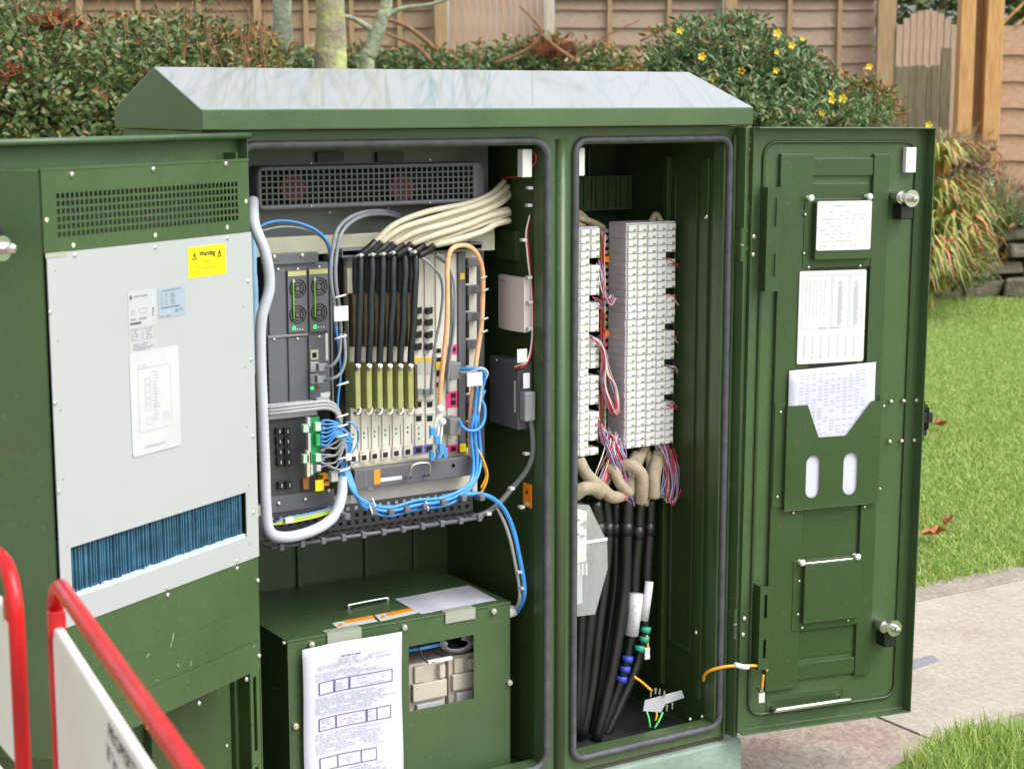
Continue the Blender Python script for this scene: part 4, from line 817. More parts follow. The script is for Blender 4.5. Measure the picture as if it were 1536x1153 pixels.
# grey back plate with fan vent
vent = thing_at('fan_vent', 555, 310, .10, 'wide dark grey fan vent grille at the top of the left compartment', 'vent')
b = MB(); a = CAB.P(374, 226, .15); c = CAB.P(735, 352, .15); b.box(-.19, .47, .15, .153, c.z-.02, 1.45); b.build('back_plate', BACKP, vent)
a = CAB.P(386, 250, .10); c = CAB.P(728, 303, .10); x0, x1, z0, z1 = a.x, c.x, c.z-.002, a.z
iz0, iz1, ix0, ix1 = z0+.009, z1-.007, x0+.008, x1-.024
o_ = rr(x0, x1, z0, z1, .014, 5); i_ = rr(ix0, ix1, iz0, iz1, .004, 5); n = len(o_)
b = MB(); vs = [(p[0], .108, p[1]) for p in o_]+[(p[0]*.985+(x0+x1)/2*.015, .100, p[1]*.94+(z0+z1)/2*.06) for p in o_]+[(p[0], .104, p[1]) for p in i_]+[(p[0], .148, p[1]) for p in o_]
b.add(vs, [(i, (i+1) % n, n+(i+1) % n, n+i) for i in range(n)]+[(n+i, n+(i+1) % n, 2*n+(i+1) % n, 2*n+i) for i in range(n)]+[(3*n+i, 3*n+(i+1) % n, (i+1) % n, i) for i in range(n)], True); b.build('bezel', DGREY, vent)
b = MB(); NX, NZ = 39, 6; dx = (ix1-ix0)/NX; dz = (iz1-iz0)/NZ
for i in range(NX+1): b.box(ix0+i*dx-dx*.15, ix0+i*dx+dx*.15, .1042, .106, iz0, iz1)
for i in range(NZ+1): b.box(ix0, ix1, .1043, .1061, iz0+i*dz-dz*.13, iz0+i*dz+dz*.13)
b.build('grille', mat('grille_grey', (.075, .085, .085), .45), vent)
for px in (437, 600):
    b = MB(); p = CAB.P(px, 282, .135); b.cyl((p.x, .125, p.z), (p.x, .135, p.z), .026, 24); b.build('fan', FANRED, vent)
b = MB(); b.box(ix0-.004, ix1+.004, .1455, .1495, iz0-.003, iz1+.003); b.build('dark_recess', HOLE, vent)
screws(CAB, [(467, 245), (645, 240), (467, 309), (645, 304)], .1, vent, r=.0022)
screws(CAB, [(484, 237), (508, 236), (574, 237), (598, 236), (381, 250), (379, 284), (494, 318), (582, 313)], .149, vent, r=.004, m=mat('lime_zinc', (.55, .60, .35), .35, metal=.3))
for px in (496, 586): part('hanger', BLACK, vent, (px-20, 229), (px+20, 242), .140, .1495)

# horizontal zinc rails that carry the equipment
def rail(t, bt, y, label, x0=-.19, x1=None):
    a = CAB.P(*t, y); c = CAB.P(*bt, y); b = MB(); b.box(x0, x1 or c.x, y, y+.02, c.z, a.z); return b.build('mounting_rail', CREAM, bevel=.0015, label=label, cat='rail', group='mounting rails')
rail((400, 357), (742, 368), .115, 'pale zinc rail above the card shelf and power unit'); rail((405, 757), (705, 745), .11, 'pale zinc rail below the card shelf and breaker panel')
part('end_bracket', CREAM, None, (705, 352), (742, 375), .112, .1148, label='short pale end bracket at the right of the upper rail', cat='bracket')

# power unit
pu = thing_at('power_unit', 450, 605, .10, 'dark grey power unit with two fan modules and green lamps', 'power unit')
Y = .10
part('housing', DGREY, pu, (398, 398), (497, 606), Y+.0022, .30, .001)
part('top_bracket', DGREY, pu, (398, 382), (478, 394), Y-.004, Y+.03, .001)
screws(CAB, [(411, 385), (453, 383)], Y-.004, pu, r=.0048, h=.004)
part('blank_plate', DGREY, pu, (402, 405), (429.4, 502.6), Y-.002, Y+.002, .0008)
for t, bt in (((402, 507.5), (430, 604)), ((432.5, 507.5), (461, 602))): part('blank_plate', DGREY, pu, t, bt, Y-.002, Y+.002, .0008)
for (x0, x1, tt, bb) in ((431, 461.5, 405.5, 497.5), (463, 493.5, 402.5, 496)):
    fm = part('fan_module', DGREY, pu, (x0, tt), (x1, bb), Y-.004, Y+.002, .0008)
    part('label_strip', mat('olive_label', (.50, .50, .20), .5), fm, (x0+1, tt+2), (x1-2, tt+7.5), Y-.0048, Y-.004)
    cx = (x0+x1)/2+.5
    for cy in (tt+27, tt+66):
        p = CAB.P(cx, cy, Y-.0042); b = MB()
        for r_ in (.0165, .0115, .006):
            b.tube([p+Vector((r_*math.cos(t*math.pi/12), 0, r_*math.sin(t*math.pi/12))) for t in range(25)], .0013, 5, cap=False)
        for k in range(4): a = k*math.pi/2+.78; b.cyl(p+Vector((.005*math.cos(a), 0, .005*math.sin(a))), p+Vector((.018*math.cos(a), 0, .018*math.sin(a))), .0012, 5)
        b.build('finger_guard', BLACK, fm)
    part('latch_bar', LEDBAR, fm, (x0+8.5, tt+18), (x0+11, tt+73), Y-.0085, Y-.0045, .0005); part('latch_bar', LGREY, fm, (x0+8, tt+14), (x0+11.5, tt+19), Y-.009, Y-.0045, .0005)
    part('lamp', LEDG, fm, (x0+8, 490 if x0 < 450 else 488), (x0+12, 494.5 if x0 < 450 else 492.5), Y-.0055, Y-.0042)
    for k in range(3): part('mark', LGREY, fm, (x0+14+k*4, tt+87), (x0+16+k*4, tt+89.5), Y-.0046, Y-.0042)
    screws(CAB, [(cx, tt-2)], Y-.003, fm, r=.003)
ctl = part('controller', DGREY, pu, (463, 503.5), (495, 601), Y-.003, Y+.002, .0008)
part('barcode_label', LABEL, ctl, (488, 500), (492.5, 540), Y-.004, Y-.0032)
part('socket', CRMCAB, ctl, (466, 525), (478, 539), Y-.006, Y-.0032, .0005); part('socket_hole', HOLE, ctl, (468.5, 529), (475, 536), Y-.0066, Y-.0061)
for cy in (549, 567): part('socket', LGREY, ctl, (466, cy-6), (479, cy+8), Y-.008, Y-.0032, .0005)
part('lamp', LEDG, ctl, (466.5, 580), (470.5, 584), Y-.0045, Y-.0032); part('lamp', FANRED, ctl, (475, 579), (478, 583), Y-.0045, Y-.0032)
part('terminal_strip', LGREY, ctl, (475, 597), (494, 604), Y-.012, Y-.0032, .0005); part('barcode_label', LABEL, ctl, (481, 589), (495, 594), Y-.004, Y-.0032)
part('ledge', LGREY, pu, (402, 607), (470, 607.5), Y-.010, Y+.001, .0005); part('ledge', MGREY, pu, (402, 504), (461, 503), Y-.004, Y, .0004)
screws(CAB, [(417, 404), (411, 509), (446, 508), (479, 505), (417, 614)], Y-.003, pu, r=.003)
b = MB(); b.pb(494.5, 383, 501, 606, Y-.002, Y+.03); b.build('ear', BACKP, pu)

# breaker panel and green terminal board
bp = thing_at('breaker_panel', 430, 760, .10, 'dark breaker panel with ten small black switches below the power unit', 'breaker panel')
part('face', mat('panel_dark', (.045, .05, .055), .45), bp, (400, 622), (480, 757), Y, .25, .001)
for i, (px, py) in enumerate([(x+k*.6, y) for k, y in enumerate((647, 662, 677.5, 693)) for x in (419, 431)]+[(422, 728), (434, 727)]):
    p = CAB.P(px, py, Y-.008); b = MB(); b.box(p.x-.0062, p.x+.0062, Y-.008, Y-.0002, p.z-.0075, p.z+.0075); s_ = b.build('switch', BLACK, bp, bevel=.001)
    b = MB(); b.box(p.x-.001, p.x+.0012, Y-.011, Y-.0082, p.z-.003, p.z+.003); b.build('toggle', LGREY, s_)
part('top_lip', MGREY, bp, (400, 618), (475, 622.5), Y-.006, Y+.001, .0005)
screws(CAB, [(418, 755), (458, 750)], Y, bp, r=.004)
part('bottom_lip', DGREY, bp, (400, 746), (502, 757), Y-.003, Y-.0003, .0005); screws(CAB, [(418, 755), (458, 749)], Y-.004, bp, r=.004)
pc = thing_at('terminal_board', 472, 712, .07, 'upright green terminal board where blue wires plug in', 'terminal board')
part('board', PCB, pc, (465, 626), (481, 708), .06, .063, .0004)
for (t, bt, m) in (((455, 637), (464, 648), PALEG), ((455, 682), (464, 694), PALEG), ((473, 634), (482, 646), PALEG), ((474, 681), (482, 692), PALEG), ((461, 626), (466, 640), LGREY), ((462, 650), (466.5, 678), LGREY), ((460, 676), (465.5, 715), CRMCAB), ((474, 652), (481, 668), PCB), ((475, 698), (482, 706), LGREY), ((466, 697), (470, 712), LGREY)): part('connector_block', m, pc, t, bt, .048, .0598, .001)
b = MB()
for k in range(9):
    p = CAB.P(481, 634+k*7, .052); b.cyl(p+Vector((.000, 0, 0)), p+Vector((.008, 0, 0)), .0018, 6)
b.build('pin_header', LGREY, pc, kind='stuff')
part('relay', mat('orange_relay', (.45, .18, .04), .5), bp, (455, 718), (464, 733), Y-.01, Y-.0004, .001); part('tag', YEL, bp, (473, 720), (486, 735), .07, .0712)
part('jumper', YORANGE, bp, (485, 713), (496, 718), .075, .0992, .001); part('jumper', YORANGE, bp, (486, 723), (495, 728), .075, .0992, .001)
screws(CAB, [(480, 716), (493, 736)], .097, bp, r=.004)

# card shelf
cs = thing_at('card_shelf', 620, 735, .10, 'telecom card shelf full of pale line cards over a grey fan tray', 'equipment shelf')
Yc = .105
def yt(x): return 386-(x-522)*.045
def yb_(x): return 694-(x-522)*.13
part('chassis', CARD, cs, (520, 386), (716, 742), Yc+.004, .30)
part('side_flange', CREAM, cs, (521, 392), (527, 740), Yc-.012, Yc+.003, .0008)
part('side_flange', DGREY, cs, (687.5, yt(687)), (700, 690), Yc-.006, Yc+.003, .0008)
bounds = [522, 538, 554, 570, 586, 603, 620, 636.6, 653, 669.4, 687]
cards = []
for i in range(10):
    x0, x1 = bounds[i]+.35, bounds[i+1]-.35
    cards.append(part('line_card', CARD, cs, (x0, yt(x0)+1), (x1, yb_(x1)), Yc, Yc+.0035, .0006))
for i in range(6):
    cx = (bounds[i]+bounds[i+1])/2; k = yb_(cx)
    part('latch_slot', BACKP, cards[i], (cx+5.6, 640-(cx-530)*.06), (cx+7.0, k-18), Yc-.0006, Yc-.0001)
    part('socket', PINKW, cards[i], (cx-5.5, k-10), (cx+5.5, k+1), Yc-.003, Yc-.0002, .0005); part('socket_hole', BLACK, cards[i], (cx-3, k-8), (cx+4, k-1.5), Yc-.0045, Yc-.0031, .001)
    for q in (0, 7): part('lamp', mat('dim_lamp', (.06, .22, .08), .4), cards[i], (cx-1.2, k-43+q), (cx+1.2, k-40+q), Yc-.0006, Yc-.0001)
    part('ejector', CRMCAB, cards[i], (cx-6, k-15), (cx+1, k-12), Yc-.002, Yc-.0001, .0005)
for i in (6, 7):
    cx = (bounds[i]+bounds[i+1])/2
    for py in (466, 483.5, 502, 520):
        b = MB(); p = CAB.P(cx-1, py, Yc-.006); b.box(p.x-.0065, p.x+.0055, Yc-.010, Yc-.0003, p.z-.006, p.z+.006); b.box(p.x+.0055, p.x+.0085, Yc-.006, Yc-.0003, p.z-.003, p.z+.007); b.box(p.x-.0085, p.x-.0065, Yc-.005, Yc-.0003, p.z-.006, p.z+.002); b.build('plug_clip', BLACK, cards[i])
        part('clip_base', LGREY, cards[i], (cx-8, py+3), (cx-2, py+10), Yc-.003, Yc-.0003)
    part('amber_label', YEL2, cards[i], (cx-6.5, 537), (cx+6, 542), Yc-.001, Yc-.0002); part('amber_label', LGREY, cards[i], (cx-6, 544), (cx+6, 562), Yc-.0008, Yc-.0002)
    for py in (606, 627): part('socket_hole', HOLE, cards[i], (cx-4, py-4), (cx+4, py+4), Yc-.0012, Yc-.0002); part('socket', TABG, cards[i], (cx-5.5, py-6), (cx+5.5, py-4.2), Yc-.0016, Yc-.0002)
    part('plug_row', GCAB, cards[i], (cx-7, 584), (cx+6, 592), Yc-.010, Yc-.0003, .001)
    k = yb_(cx); part('purple_tab', PURP, cards[i], (cx-7, k-11), (cx+7, k-1), Yc-.002, Yc-.0002); part('socket_hole', BLACK, cards[i], (cx-4, k-9), (cx+4, k-2), Yc-.004, Yc-.0022, .001)
    for q in range(3): part('lamp', mat('dim_lamp', (.06, .3, .08), .4), cards[i], (cx-1.2, k-40+q*8), (cx+1.2, k-37+q*8), Yc-.0006, Yc-.0001)
cx = 659
for py, h_ in ((526, 6), (540, 7), (560, 8), (577, 6)): part('socket_hole', HOLE, cards[8], (cx-4, py-h_/2), (cx+2.5, py+h_/2), Yc-.0012, Yc-.0002)
part('yellow_tab', YEL2, cards[8], (cx-5, 543), (cx+3, 554), Yc-.002, Yc-.0014)
cx = 678
for t, bt in (((669, 518), (686, 531)), ((669, 588), (686, 610)), ((669, 668), (686, 677))): part('pink_tab', PINK, cards[9], t, bt, Yc-.0012, Yc-.0002)
for py in (524, 593, 603.5, 673): part('socket_hole', BLACK, cards[9], (cx-1, py-3), (cx+6, py+3), Yc-.0035, Yc-.0014, .001)
part('amber_label', YEL, cards[9], (690, 666), (699, 677), Yc-.0085, Yc-.0065) if False else None
part('tab', YEL, cs, (690, 666), (699, 677), Yc-.008, Yc-.0064); part('tab', YEL2, cs, (690.5, 410), (697, 419), Yc-.0075, Yc-.0064)
for (pt, pbm) in ((545, 569), (628, 652)): part('data_plug', mat('plug_grey', (.17, .18, .18), .45), cs, (675, pt), (692, pbm), Yc-.035, Yc-.0002, .002)
# cable manager fingers on the right
part('cable_manager', mat('manager_grey', (.06, .062, .075), .5), cs, (701, 376), (727, 700), Yc+.010, Yc+.05)
for k in range(7):
    yy0 = 388+k*41; part('finger', DGREY, cs, (702, yy0), (720, yy0+11), Yc-.012, Yc+.0098, .002); part('finger', BLACK, cs, (700.5, yy0+13), (704, yy0+37), Yc-.010, Yc+.0098, .001)
part('top_guide', BACKP, cs, (513, 377), (722, 376), Yc-.02, Yc+.01)
b = MB(); a = CAB.P(513, 380, Yc-.02); c = CAB.P(724, 367, Yc-.02); b.box(a.x, c.x, Yc-.02, Yc+.02, a.z-.006, a.z+.008); b.build('top_guide', DGREY, cs, bevel=.002)
b = MB(); a = CAB.P(528, 699, Yc-.008); c = CAB.P(708, 684, Yc-.008); b.box(a.x, c.x, Yc-.008, Yc+.003, c.z-.004, a.z-.002); b.build('ledge', mat('ledge_olive', (.38, .38, .24), .5, var=.3, scale=60), cs)
Yf = .075
a = CAB.P(531.5, 705, Yf); c = CAB.P(709, 712.5, Yf)
b = MB(); b.box(a.x, c.x, Yf, Yc+.02, c.z, a.z); ft = b.build('fan_tray', mat('tray_grey', (.12, .115, .135), .4, var=.06), cs, bevel=.002)
part('tray_cheek', BLACK, ft, (520, 703), (531, 742), Yf+.006, Yc+.01, .002)
b = MB(); p = CAB.P(609, 716, Yf); q = CAB.P(637, 712, Yf); zt_ = CAB.P(622, 697, Yf-.02).z; zm = (p.z+q.z)/2
b.tube(catmull([(p.x, Yf-.0002, zm), (p.x, Yf-.018, zm+.003), (p.x+.003, Yf-.023, zt_), (q.x-.003, Yf-.023, zt_), (q.x, Yf-.018, zm+.003), (q.x, Yf-.0002, zm)], 5), .0026, 10); b.build('handle', STEEL, ft)
part('orange_label', ORLAB, ft, (561, 704.5), (570.5, 725), Yf-.0006, Yf-.0001); o = part('white_label', LABEL, ft, (571, 717), (603, 718.5), Yf-.0008, Yf-.0001)
b = MB(); p = CAB.P(680, 698, Yf)
for k in range(4): a_ = k*math.pi/4; b.box(p.x-.004*abs(math.cos(a_))-.0005, p.x+.004*abs(math.cos(a_))+.0005, Yf-.0006, Yf-.0001, p.z-.004*abs(math.sin(a_))-.0005, p.z+.004*abs(math.sin(a_))+.0005)
b.build('emblem', MGREY, ft)
b = MB(); a = CAB.P(549, 707, Yf); b.quad((a.x-.0008, Yf-.0004, a.z-.028), (a.x+.0006, Yf-.0004, a.z-.028), (a.x+.0006, Yf-.0004, a.z-.004), (a.x-.0008, Yf-.0004, a.z-.004)); p = CAB.P(552, 734, Yf); rprint(b, p.x, p.x+.016, p.z-.002, p.z+.003, 1, Yf-.0004, .9, .8, 3); b.build('printing', MGREY, ft, kind='stuff')

# perforated cable tray under the shelf
tr = thing_at('cable_tray', 600, 805, .05, 'dark perforated cable tray with fingers under the card shelf', 'cable tray')
p0 = CAB.P(500, 764, .075); p1 = CAB.P(703, 735, .075); zt_ = (p0.z+p1.z)/2+.004; zb2 = zt_-.046; xL, xR = CAB.P(395, 800, .06).x, CAB.P(706, 745, .075).x
b = MB(); N = 26; dx = (xR-xL)/N
for i in range(N+1): b.box(xL+i*dx-dx*.28, xL+i*dx+dx*.28, .0752, .078, zb2, zt_)
for z in (zb2, zb2+.0145, zb2+.029, zt_-.004): b.box(xL, xR, .075, .0782, z, z+.0055)
b.box(xL, xR, .13, .134, zb2, zt_-.005)
for i in range(N+1): b.box(xL+i*dx-dx*.2, xL+i*dx+dx*.2, .03, .129, zb2-.004, zb2-.002)
for yy_ in (.03, .055, .08, .105): b.box(xL, xR, yy_, yy_+.006, zb2-.0042, zb2-.0015)
b.build('slotted_wall', mat('tray_dark', (.035, .037, .042), .5), tr)
b = MB(); b.tube([(xL, .028, zb2-.004), (xR, .028, zb2-.004)], .0038, 8); b.build('front_rail', DGREY, tr)
for i in range(11):
    x = xL+.02+(xR-xL-.03)*i/10; b = MB(); b.box(x-.005, x+.005, .020, .034, zb2-.010, zb2+.003); b.build('tray_clip', DGREY, tr, bevel=.002)
# conduit
def cable(name, m, pts, r, label, group=None, n=8, step=7, kids=None, fr=CAB):
    b = MB(fr); b.ptube(pts, r, n, step); return b.build(name, m, None, label=label, cat='cable' if 'wire' not in name else 'wire', group=group)
def ribbed(pts, r, name, m, label, cat):
    P_ = catmull([CAB.P(*p) for p in pts], 26); b = MB(); n = len(P_)
    b.tube(P_, lambda f: r*(1+.022*math.sin(f*n*2.1)), 14); return b.build(name, m, None, label=label, cat=cat)
ribbed([(379, 300, .075), (382, 338, .03), (398, 380, .012), (404, 430, .01), (392, 480, .01), (391, 540, .01), (394, 620, .01), (397, 700, .01), (399, 760, .01), (405, 797, .01), (430, 805, .012), (470, 795, .02), (500, 775, .03), (512, 745, .045), (514, 716, .06)], .0104, 'corrugated_conduit', CONDUIT, 'thick pale corrugated conduit curving down the left side of the open compartment', 'conduit')
ribbed([(378, 350, .06), (377, 400, .06), (379, 430, .06), (380, 480, .06), (380, 560, .06)], .010, 'corrugated_conduit', LBCOND, 'light blue corrugated conduit partly hidden behind the white panel edge', 'conduit')
part('conduit_collar', LGREY, None, (497, 708), (508, 722), .05, .065, .002, label='white clip beside the open end of the pale conduit', cat='clip')

# cream and black subscriber cables
crm = [((562, 364), (592, 337), (640, 318), (700, 306), (735, 292), (757, 272)), ((571, 364), (604, 342), (655, 326), (712, 309), (742, 296), (762, 280)), ((581, 365), (612, 345), (662, 330), (715, 313), (745, 301), (763, 288)), ((590, 366), (625, 348), (675, 334), (722, 318), (750, 305), (764, 293)),
       ((602, 366), (640, 350), (688, 338), (728, 322), (762, 314)), ((616, 366), (655, 352), (700, 338), (735, 324), (764, 317)), ((634, 367), (668, 357), (708, 342), (740, 330), (764, 320)), ((650, 368), (684, 360), (722, 348), (745, 336), (764, 331))]
for i, p in enumerate(crm):
    ys = [.055, .045, .05, .07, .09, .12][:len(p)] if i % 2 else [.06, .055, .06, .08, .10, .13][:len(p)]
    c = cable('cream_cable', CRMCAB, [(q[0], q[1], y) for q, y in zip(p, ys)], .0062, 'cream cable sweeping up right above the card shelf, %s from the left' % ('leftmost', 'second', 'third', 'fourth', 'fifth', 'sixth', 'seventh', 'last')[i], 'cream cables sweeping up from the card shelf')
    b = MB(); b.ptube([(p[0][0]+1, p[0][1]-1, ys[0]-.001), (p[0][0]-8, p[0][1]+8, .057), (p[0][0]-22, 383, .060)], .0072, 10); b.build('black_boot', BLACK, c, bevel=0)
topx = [540.6, 557.5, 574, 590, 607, 623]; botx = [536, 553, 569, 584, 600, 615.5]
ordn = ['leftmost', 'second', 'third', 'fourth', 'fifth', 'rightmost']
for i in range(6):
    t, bx_ = topx[i], botx[i]; wv = (0, 2, 0, -2, 3, 2)[i]
    c = cable('black_cable', BLKCAB, [(t, 384, .062), (t+wv*.3, 410, .058), (t-wv*.2-1, 450, .056), ((t+bx_)/2+wv*.4, 490, .056), (bx_+1, 525, .06), (bx_, 552, .068)], .0068, 'black cable dropping to an olive plug on the card shelf, %s of the six' % ordn[i], 'black cables plugged into the card shelf')
    part('plug', OLIVE, c, (bx_-3.2, 545), (bx_+5.6, 613), .062, .1048, .0015)
    part('plug_side', OLIVED, c, (bx_+6.8, 547), (bx_+11.6, 613), .082, .1048, .001)
    b = MB(); p = CAB.P(bx_+1, 551, .058); b.cyl(p+Vector((0, -.002, .004)), p+Vector((0, .006, -.004)), .0052, 12); b.dome(p+Vector((0, -.002, 0)), (0, -1, 0), .0045, .004); b.build('thumb_screw', STEEL, c)
    b = MB(); p = CAB.P(bx_-1, 616, .075); b.tube(catmull([p+Vector((-.006, 0, -.003)), p+Vector((-.002, -.006, -.006)), p+Vector((.005, -.004, -.001)), p+Vector((.008, 0, .006))], 4), .0028, 7); b.build('plug_latch', CREAM if i % 2 else STEEL, c)
    # rear row
    c = cable('black_cable', BLKCAB, [(t-8, 386, .085), (t-8.5, 405, .082), (t-9, 440, .084)], .0052, 'short black cable behind the front row on the card shelf, %s of six' % ordn[i], 'short black cables behind the front row')
    part('plug', OLIVED, c, (t-12, 438), (t-3, 520), .080, .1048, .0012)
    part('plug_edge', CRMCAB, c, (t-4.2-i*.3, 441), (t-2.6-i*.3, 510), .0765, .0798, .0004)
for i, (px, py) in enumerate(((541, 383), (559, 382), (575, 381), (590, 379), (614, 374), (622, 378))):
    b = MB(); p = CAB.P(px, py, .05); b.tube([p+Vector((-.008, .004, -.001)), p+Vector((0, 0, .001)), p+Vector((.008, .004, 0))], .0022, 6); b.dome(p, (0, -1, 0), .004, .004); b.build('cable_tie', LGREY, None, label='pale cable tie at the top of the black cables', cat='cable tie', group='cable ties')
# grey leads
def grp(nm, m, L, r, lab, g):
    N_ = ('first from the left', 'second from the left', 'third from the left', 'last on the right')
    for i, p in enumerate(L): cable(nm, m, p, r, lab+', '+N_[i], g)
grp('grey_cable', GCAB, [[(508+dx, 500, .06), (505+dx, 460, .05), (500+dx, 420, .045), (501+dx, 385, .045), (508+dx, 350+dx*.4, .05), (525+dx, 330+dx*.5, .07), (550+dx*.7, 320+dx*.6, .09), (580, 319+dx*.7, .12), (600, 324+dx*.5, .14)] for dx in (-3.5, 3.5)], .0037, 'grey cable arching above the power unit and down its right side', 'pair of grey cables arching beside the power unit')
grp('grey_cable', GCAB, [[(629, 384, .06), (645, 396, .055), (660, 415, .055), (664, 440, .055), (660, 480, .06), (652, 520, .06), (648, 560, .07), (646, 590, .09)], [(655, 380, .06), (670, 395, .06), (681, 425, .06), (682, 460, .06), (680, 500, .065), (674, 545, .07), (671, 590, .08)], [(655, 386, .07), (672, 400, .07), (677, 440, .07), (676, 500, .07), (670, 560, .08)]], .0029, 'slim grey cable hanging in front of the right hand cards', 'slim grey cables in front of the cards')
def plugged(L, m, lab, g):
    for ip, p in enumerate(L):
        c = cable('grey_cable', m, p, .0032, lab+', '+('upper', 'lower')[ip], g); q = p[-1]; part('plug', MGREY, c, (q[0]-8, q[1]-5), (q[0]+5, q[1]+5), q[2]-.005, q[2]+.008, .001)
plugged([[(511, 500, .055), (510, 525, .05), (505, 540, .05), (496, 549, .055), (486, 551, .07)], [(516, 500, .055), (518, 535, .045), (512, 558, .045), (498, 568, .05), (484, 569, .07)]], GCAB, 'grey lead curving into the controller socket', 'grey leads plugged into the power controller')
b = MB(); P_ = catmull([CAB.P(402, 616, .06), CAB.P(430, 613, .05), CAB.P(465, 609, .045), CAB.P(490, 607, .045), CAB.P(504, 614, .05), CAB.P(512, 634, .055)], 8)
for k in range(3): b.tube([p+Vector((0, 0, (k-1)*.0062)) for p in P_], .0038, 8)
b.build('grey_flat_cable', mat('flat_grey', (.33, .34, .36), .45), None, label='flat grey ribbon of cable running across above the breaker panel', cat='cable')
# blue wires at the board
for i in range(9):
    y_ = 632+i*4.2; e = 520+(i % 3)*3
    cable('blue_wire', BLUE, [(481, y_, .05), (490, y_-2+(i % 3)*2, .045), (505, 634+i*2.4, .04), (517+(i % 4)*2.5, 645+i*2, .04), (523+(i % 3)*2.5, 665, .042), (519+(i % 3)*1.5, 685, .05), (511+(i % 3)*2, 703, .055), (510+(i % 3)*2, 716, .06)], .0019, 'thin blue wire looping from the green board into the conduit, number %s from the top' % ('one', 'two', 'three', 'four', 'five', 'six', 'seven', 'eight', 'nine')[i], 'blue wires looping from the green board')
cable('blue_wire', BLUE, [(519, 632, .04), (530, 636, .035), (538, 650, .035), (535, 668, .04), (524, 684, .045), (518, 700, .05)], .0016, 'thin loose blue wire looping outermost to the right of the board', None)
for i in range(6):
    y_ = 668+i*6.5
    cable('grey_wire', GCAB, [(481, y_, .052), (492, y_+1-(i % 2)*4, .046), (505, y_-6+(i % 3)*3, .042), (516, 655+i*3, .04), (520, 670+i*3, .045), (514, 700, .055)], .0020, 'thin grey wire looping from the green board, number %s from the top' % ('one', 'two', 'three', 'four', 'five', 'six')[i], 'grey wires looping from the green board')
cable('grey_wire', GCAB, [(481, 692, .052), (500, 703, .045), (520, 702, .045), (535, 692, .07)], .0018, 'thin grey wire crossing from the board to the card shelf')
for i, (px, py) in enumerate(((515, 625), (515, 655), (517, 688), (518, 706), (512, 446), (513, 507), (516, 577), (515, 640))):
    b = MB(); p = CAB.P(px, py, .036); pts = [p+Vector((-.011, .008, -.002)), p+Vector((-.009, 0, .001)), p+Vector((.008, 0, .004)), p+Vector((.010, .008, .004))]; b.tube(catmull(pts, 4), .0019, 6); b.build('cable_clip', WHITE, None, label='white cable clip on the upright between power unit and card shelf', cat='clip', group='white clips beside the power unit')
part('cable_label', LABEL, None, (501, 460), (523, 481), .030, .034, .001, label='square white cable tag on the grey leads right of the power unit', cat='tag')
part('cable_label', LABEL, None, (519, 680), (528, 690), .034, .036, .001, label='small white tag on the blue wires beside the green board', cat='tag')
cable('blue_cable', BLUE, [(384, 345, .07), (400, 335, .07), (425, 331, .07), (450, 335, .07), (475, 346, .065), (492, 365, .06), (499, 400, .055)], .0026, 'thin blue cable arching over the top of the power unit')
cable('grey_cable', GCAB, [(384, 348, .075), (425, 340, .075), (462, 345, .072), (488, 362, .065), (496, 390, .06)], .0022, 'thin grey cable just under the arching blue one')
cable('blue_cable', BLUE, [(502, 480, .055), (508, 520, .055), (511, 560, .055), (507, 600, .055), (505, 640, .055)], .0022, 'blue cable running straight down between power unit and card shelf')
b = MB(); b.pb(498, 386, 519, 700, .12, .14); b.build('black_upright', BLACK, None, label='black upright between the power unit and the card shelf', cat='upright')
# upright strips
part('upright_strip', CRMCAB, None, (521, 403), (529, 440), .08, .0925, .001, label='short pale bracket at the upper left corner of the card shelf', cat='bracket')
# orange fibre duct
oc = cable('orange_cable', ORANGE, [(659, 625, .055), (660, 590, .045), (665, 540, .04), (670, 490, .038), (671, 440, .038), (671, 400, .038), (676, 376, .04), (690, 368, .045), (706, 371, .05), (718, 386, .06), (724, 410, .07), (724, 450, .075), (722, 490, .075), (716, 530, .07), (711, 570, .07), (707, 610, .07), (705, 650, .075), (706, 690, .08)], .0050, 'thick orange cable looping over the right end of the card shelf')
cable('yellow_wire', YORANGE, [(706, 640, .07), (712, 665, .06), (725, 690, .05), (731, 715, .05), (722, 738, .055), (712, 745, .06)], .0024, 'yellow orange wire curling below the right end of the shelf')
cable('yellow_wire', YORANGE, [(700, 660, .065), (712, 664, .06), (722, 690, .055), (729, 712, .052), (721, 732, .055)], .0018, 'thinner yellow orange wire inside the curl')
for i, px in enumerate((651, 656, 661)):
    c = cable('white_lead', WHITE, [(660, 605, .052), (px+2, 640, .045), (px, 665, .045), (px-2+i*4, 688, .06)], .0024, 'white lead with a blue end hanging from the orange cable, %s' % ('left', 'middle', 'right')[i], 'white leads hanging from the orange cable')
    part('blue_tip', BLUE, c, (px-4.5+i*1.5, 642+i*12), (px+3+i*1.5, 653+i*12), .037, .046, .001); part('blue_tip', BLUE, c, (px-5+i*5, 676-i*2), (px+1+i*5, 690-i*2), .05, .058, .001)
for px, py in ((660, 613), (663, 632)): b = MB(); p = CAB.P(px, py, .045); b.dome(p, (0, -1, 0), .008, .008, 12); b.dome(p, (0, 1, 0), .008, .006, 12); b.build('tie_knot', WHITE, None, label='white knotted tie on the orange cable end', cat='cable tie', group='white ties on the orange cable')
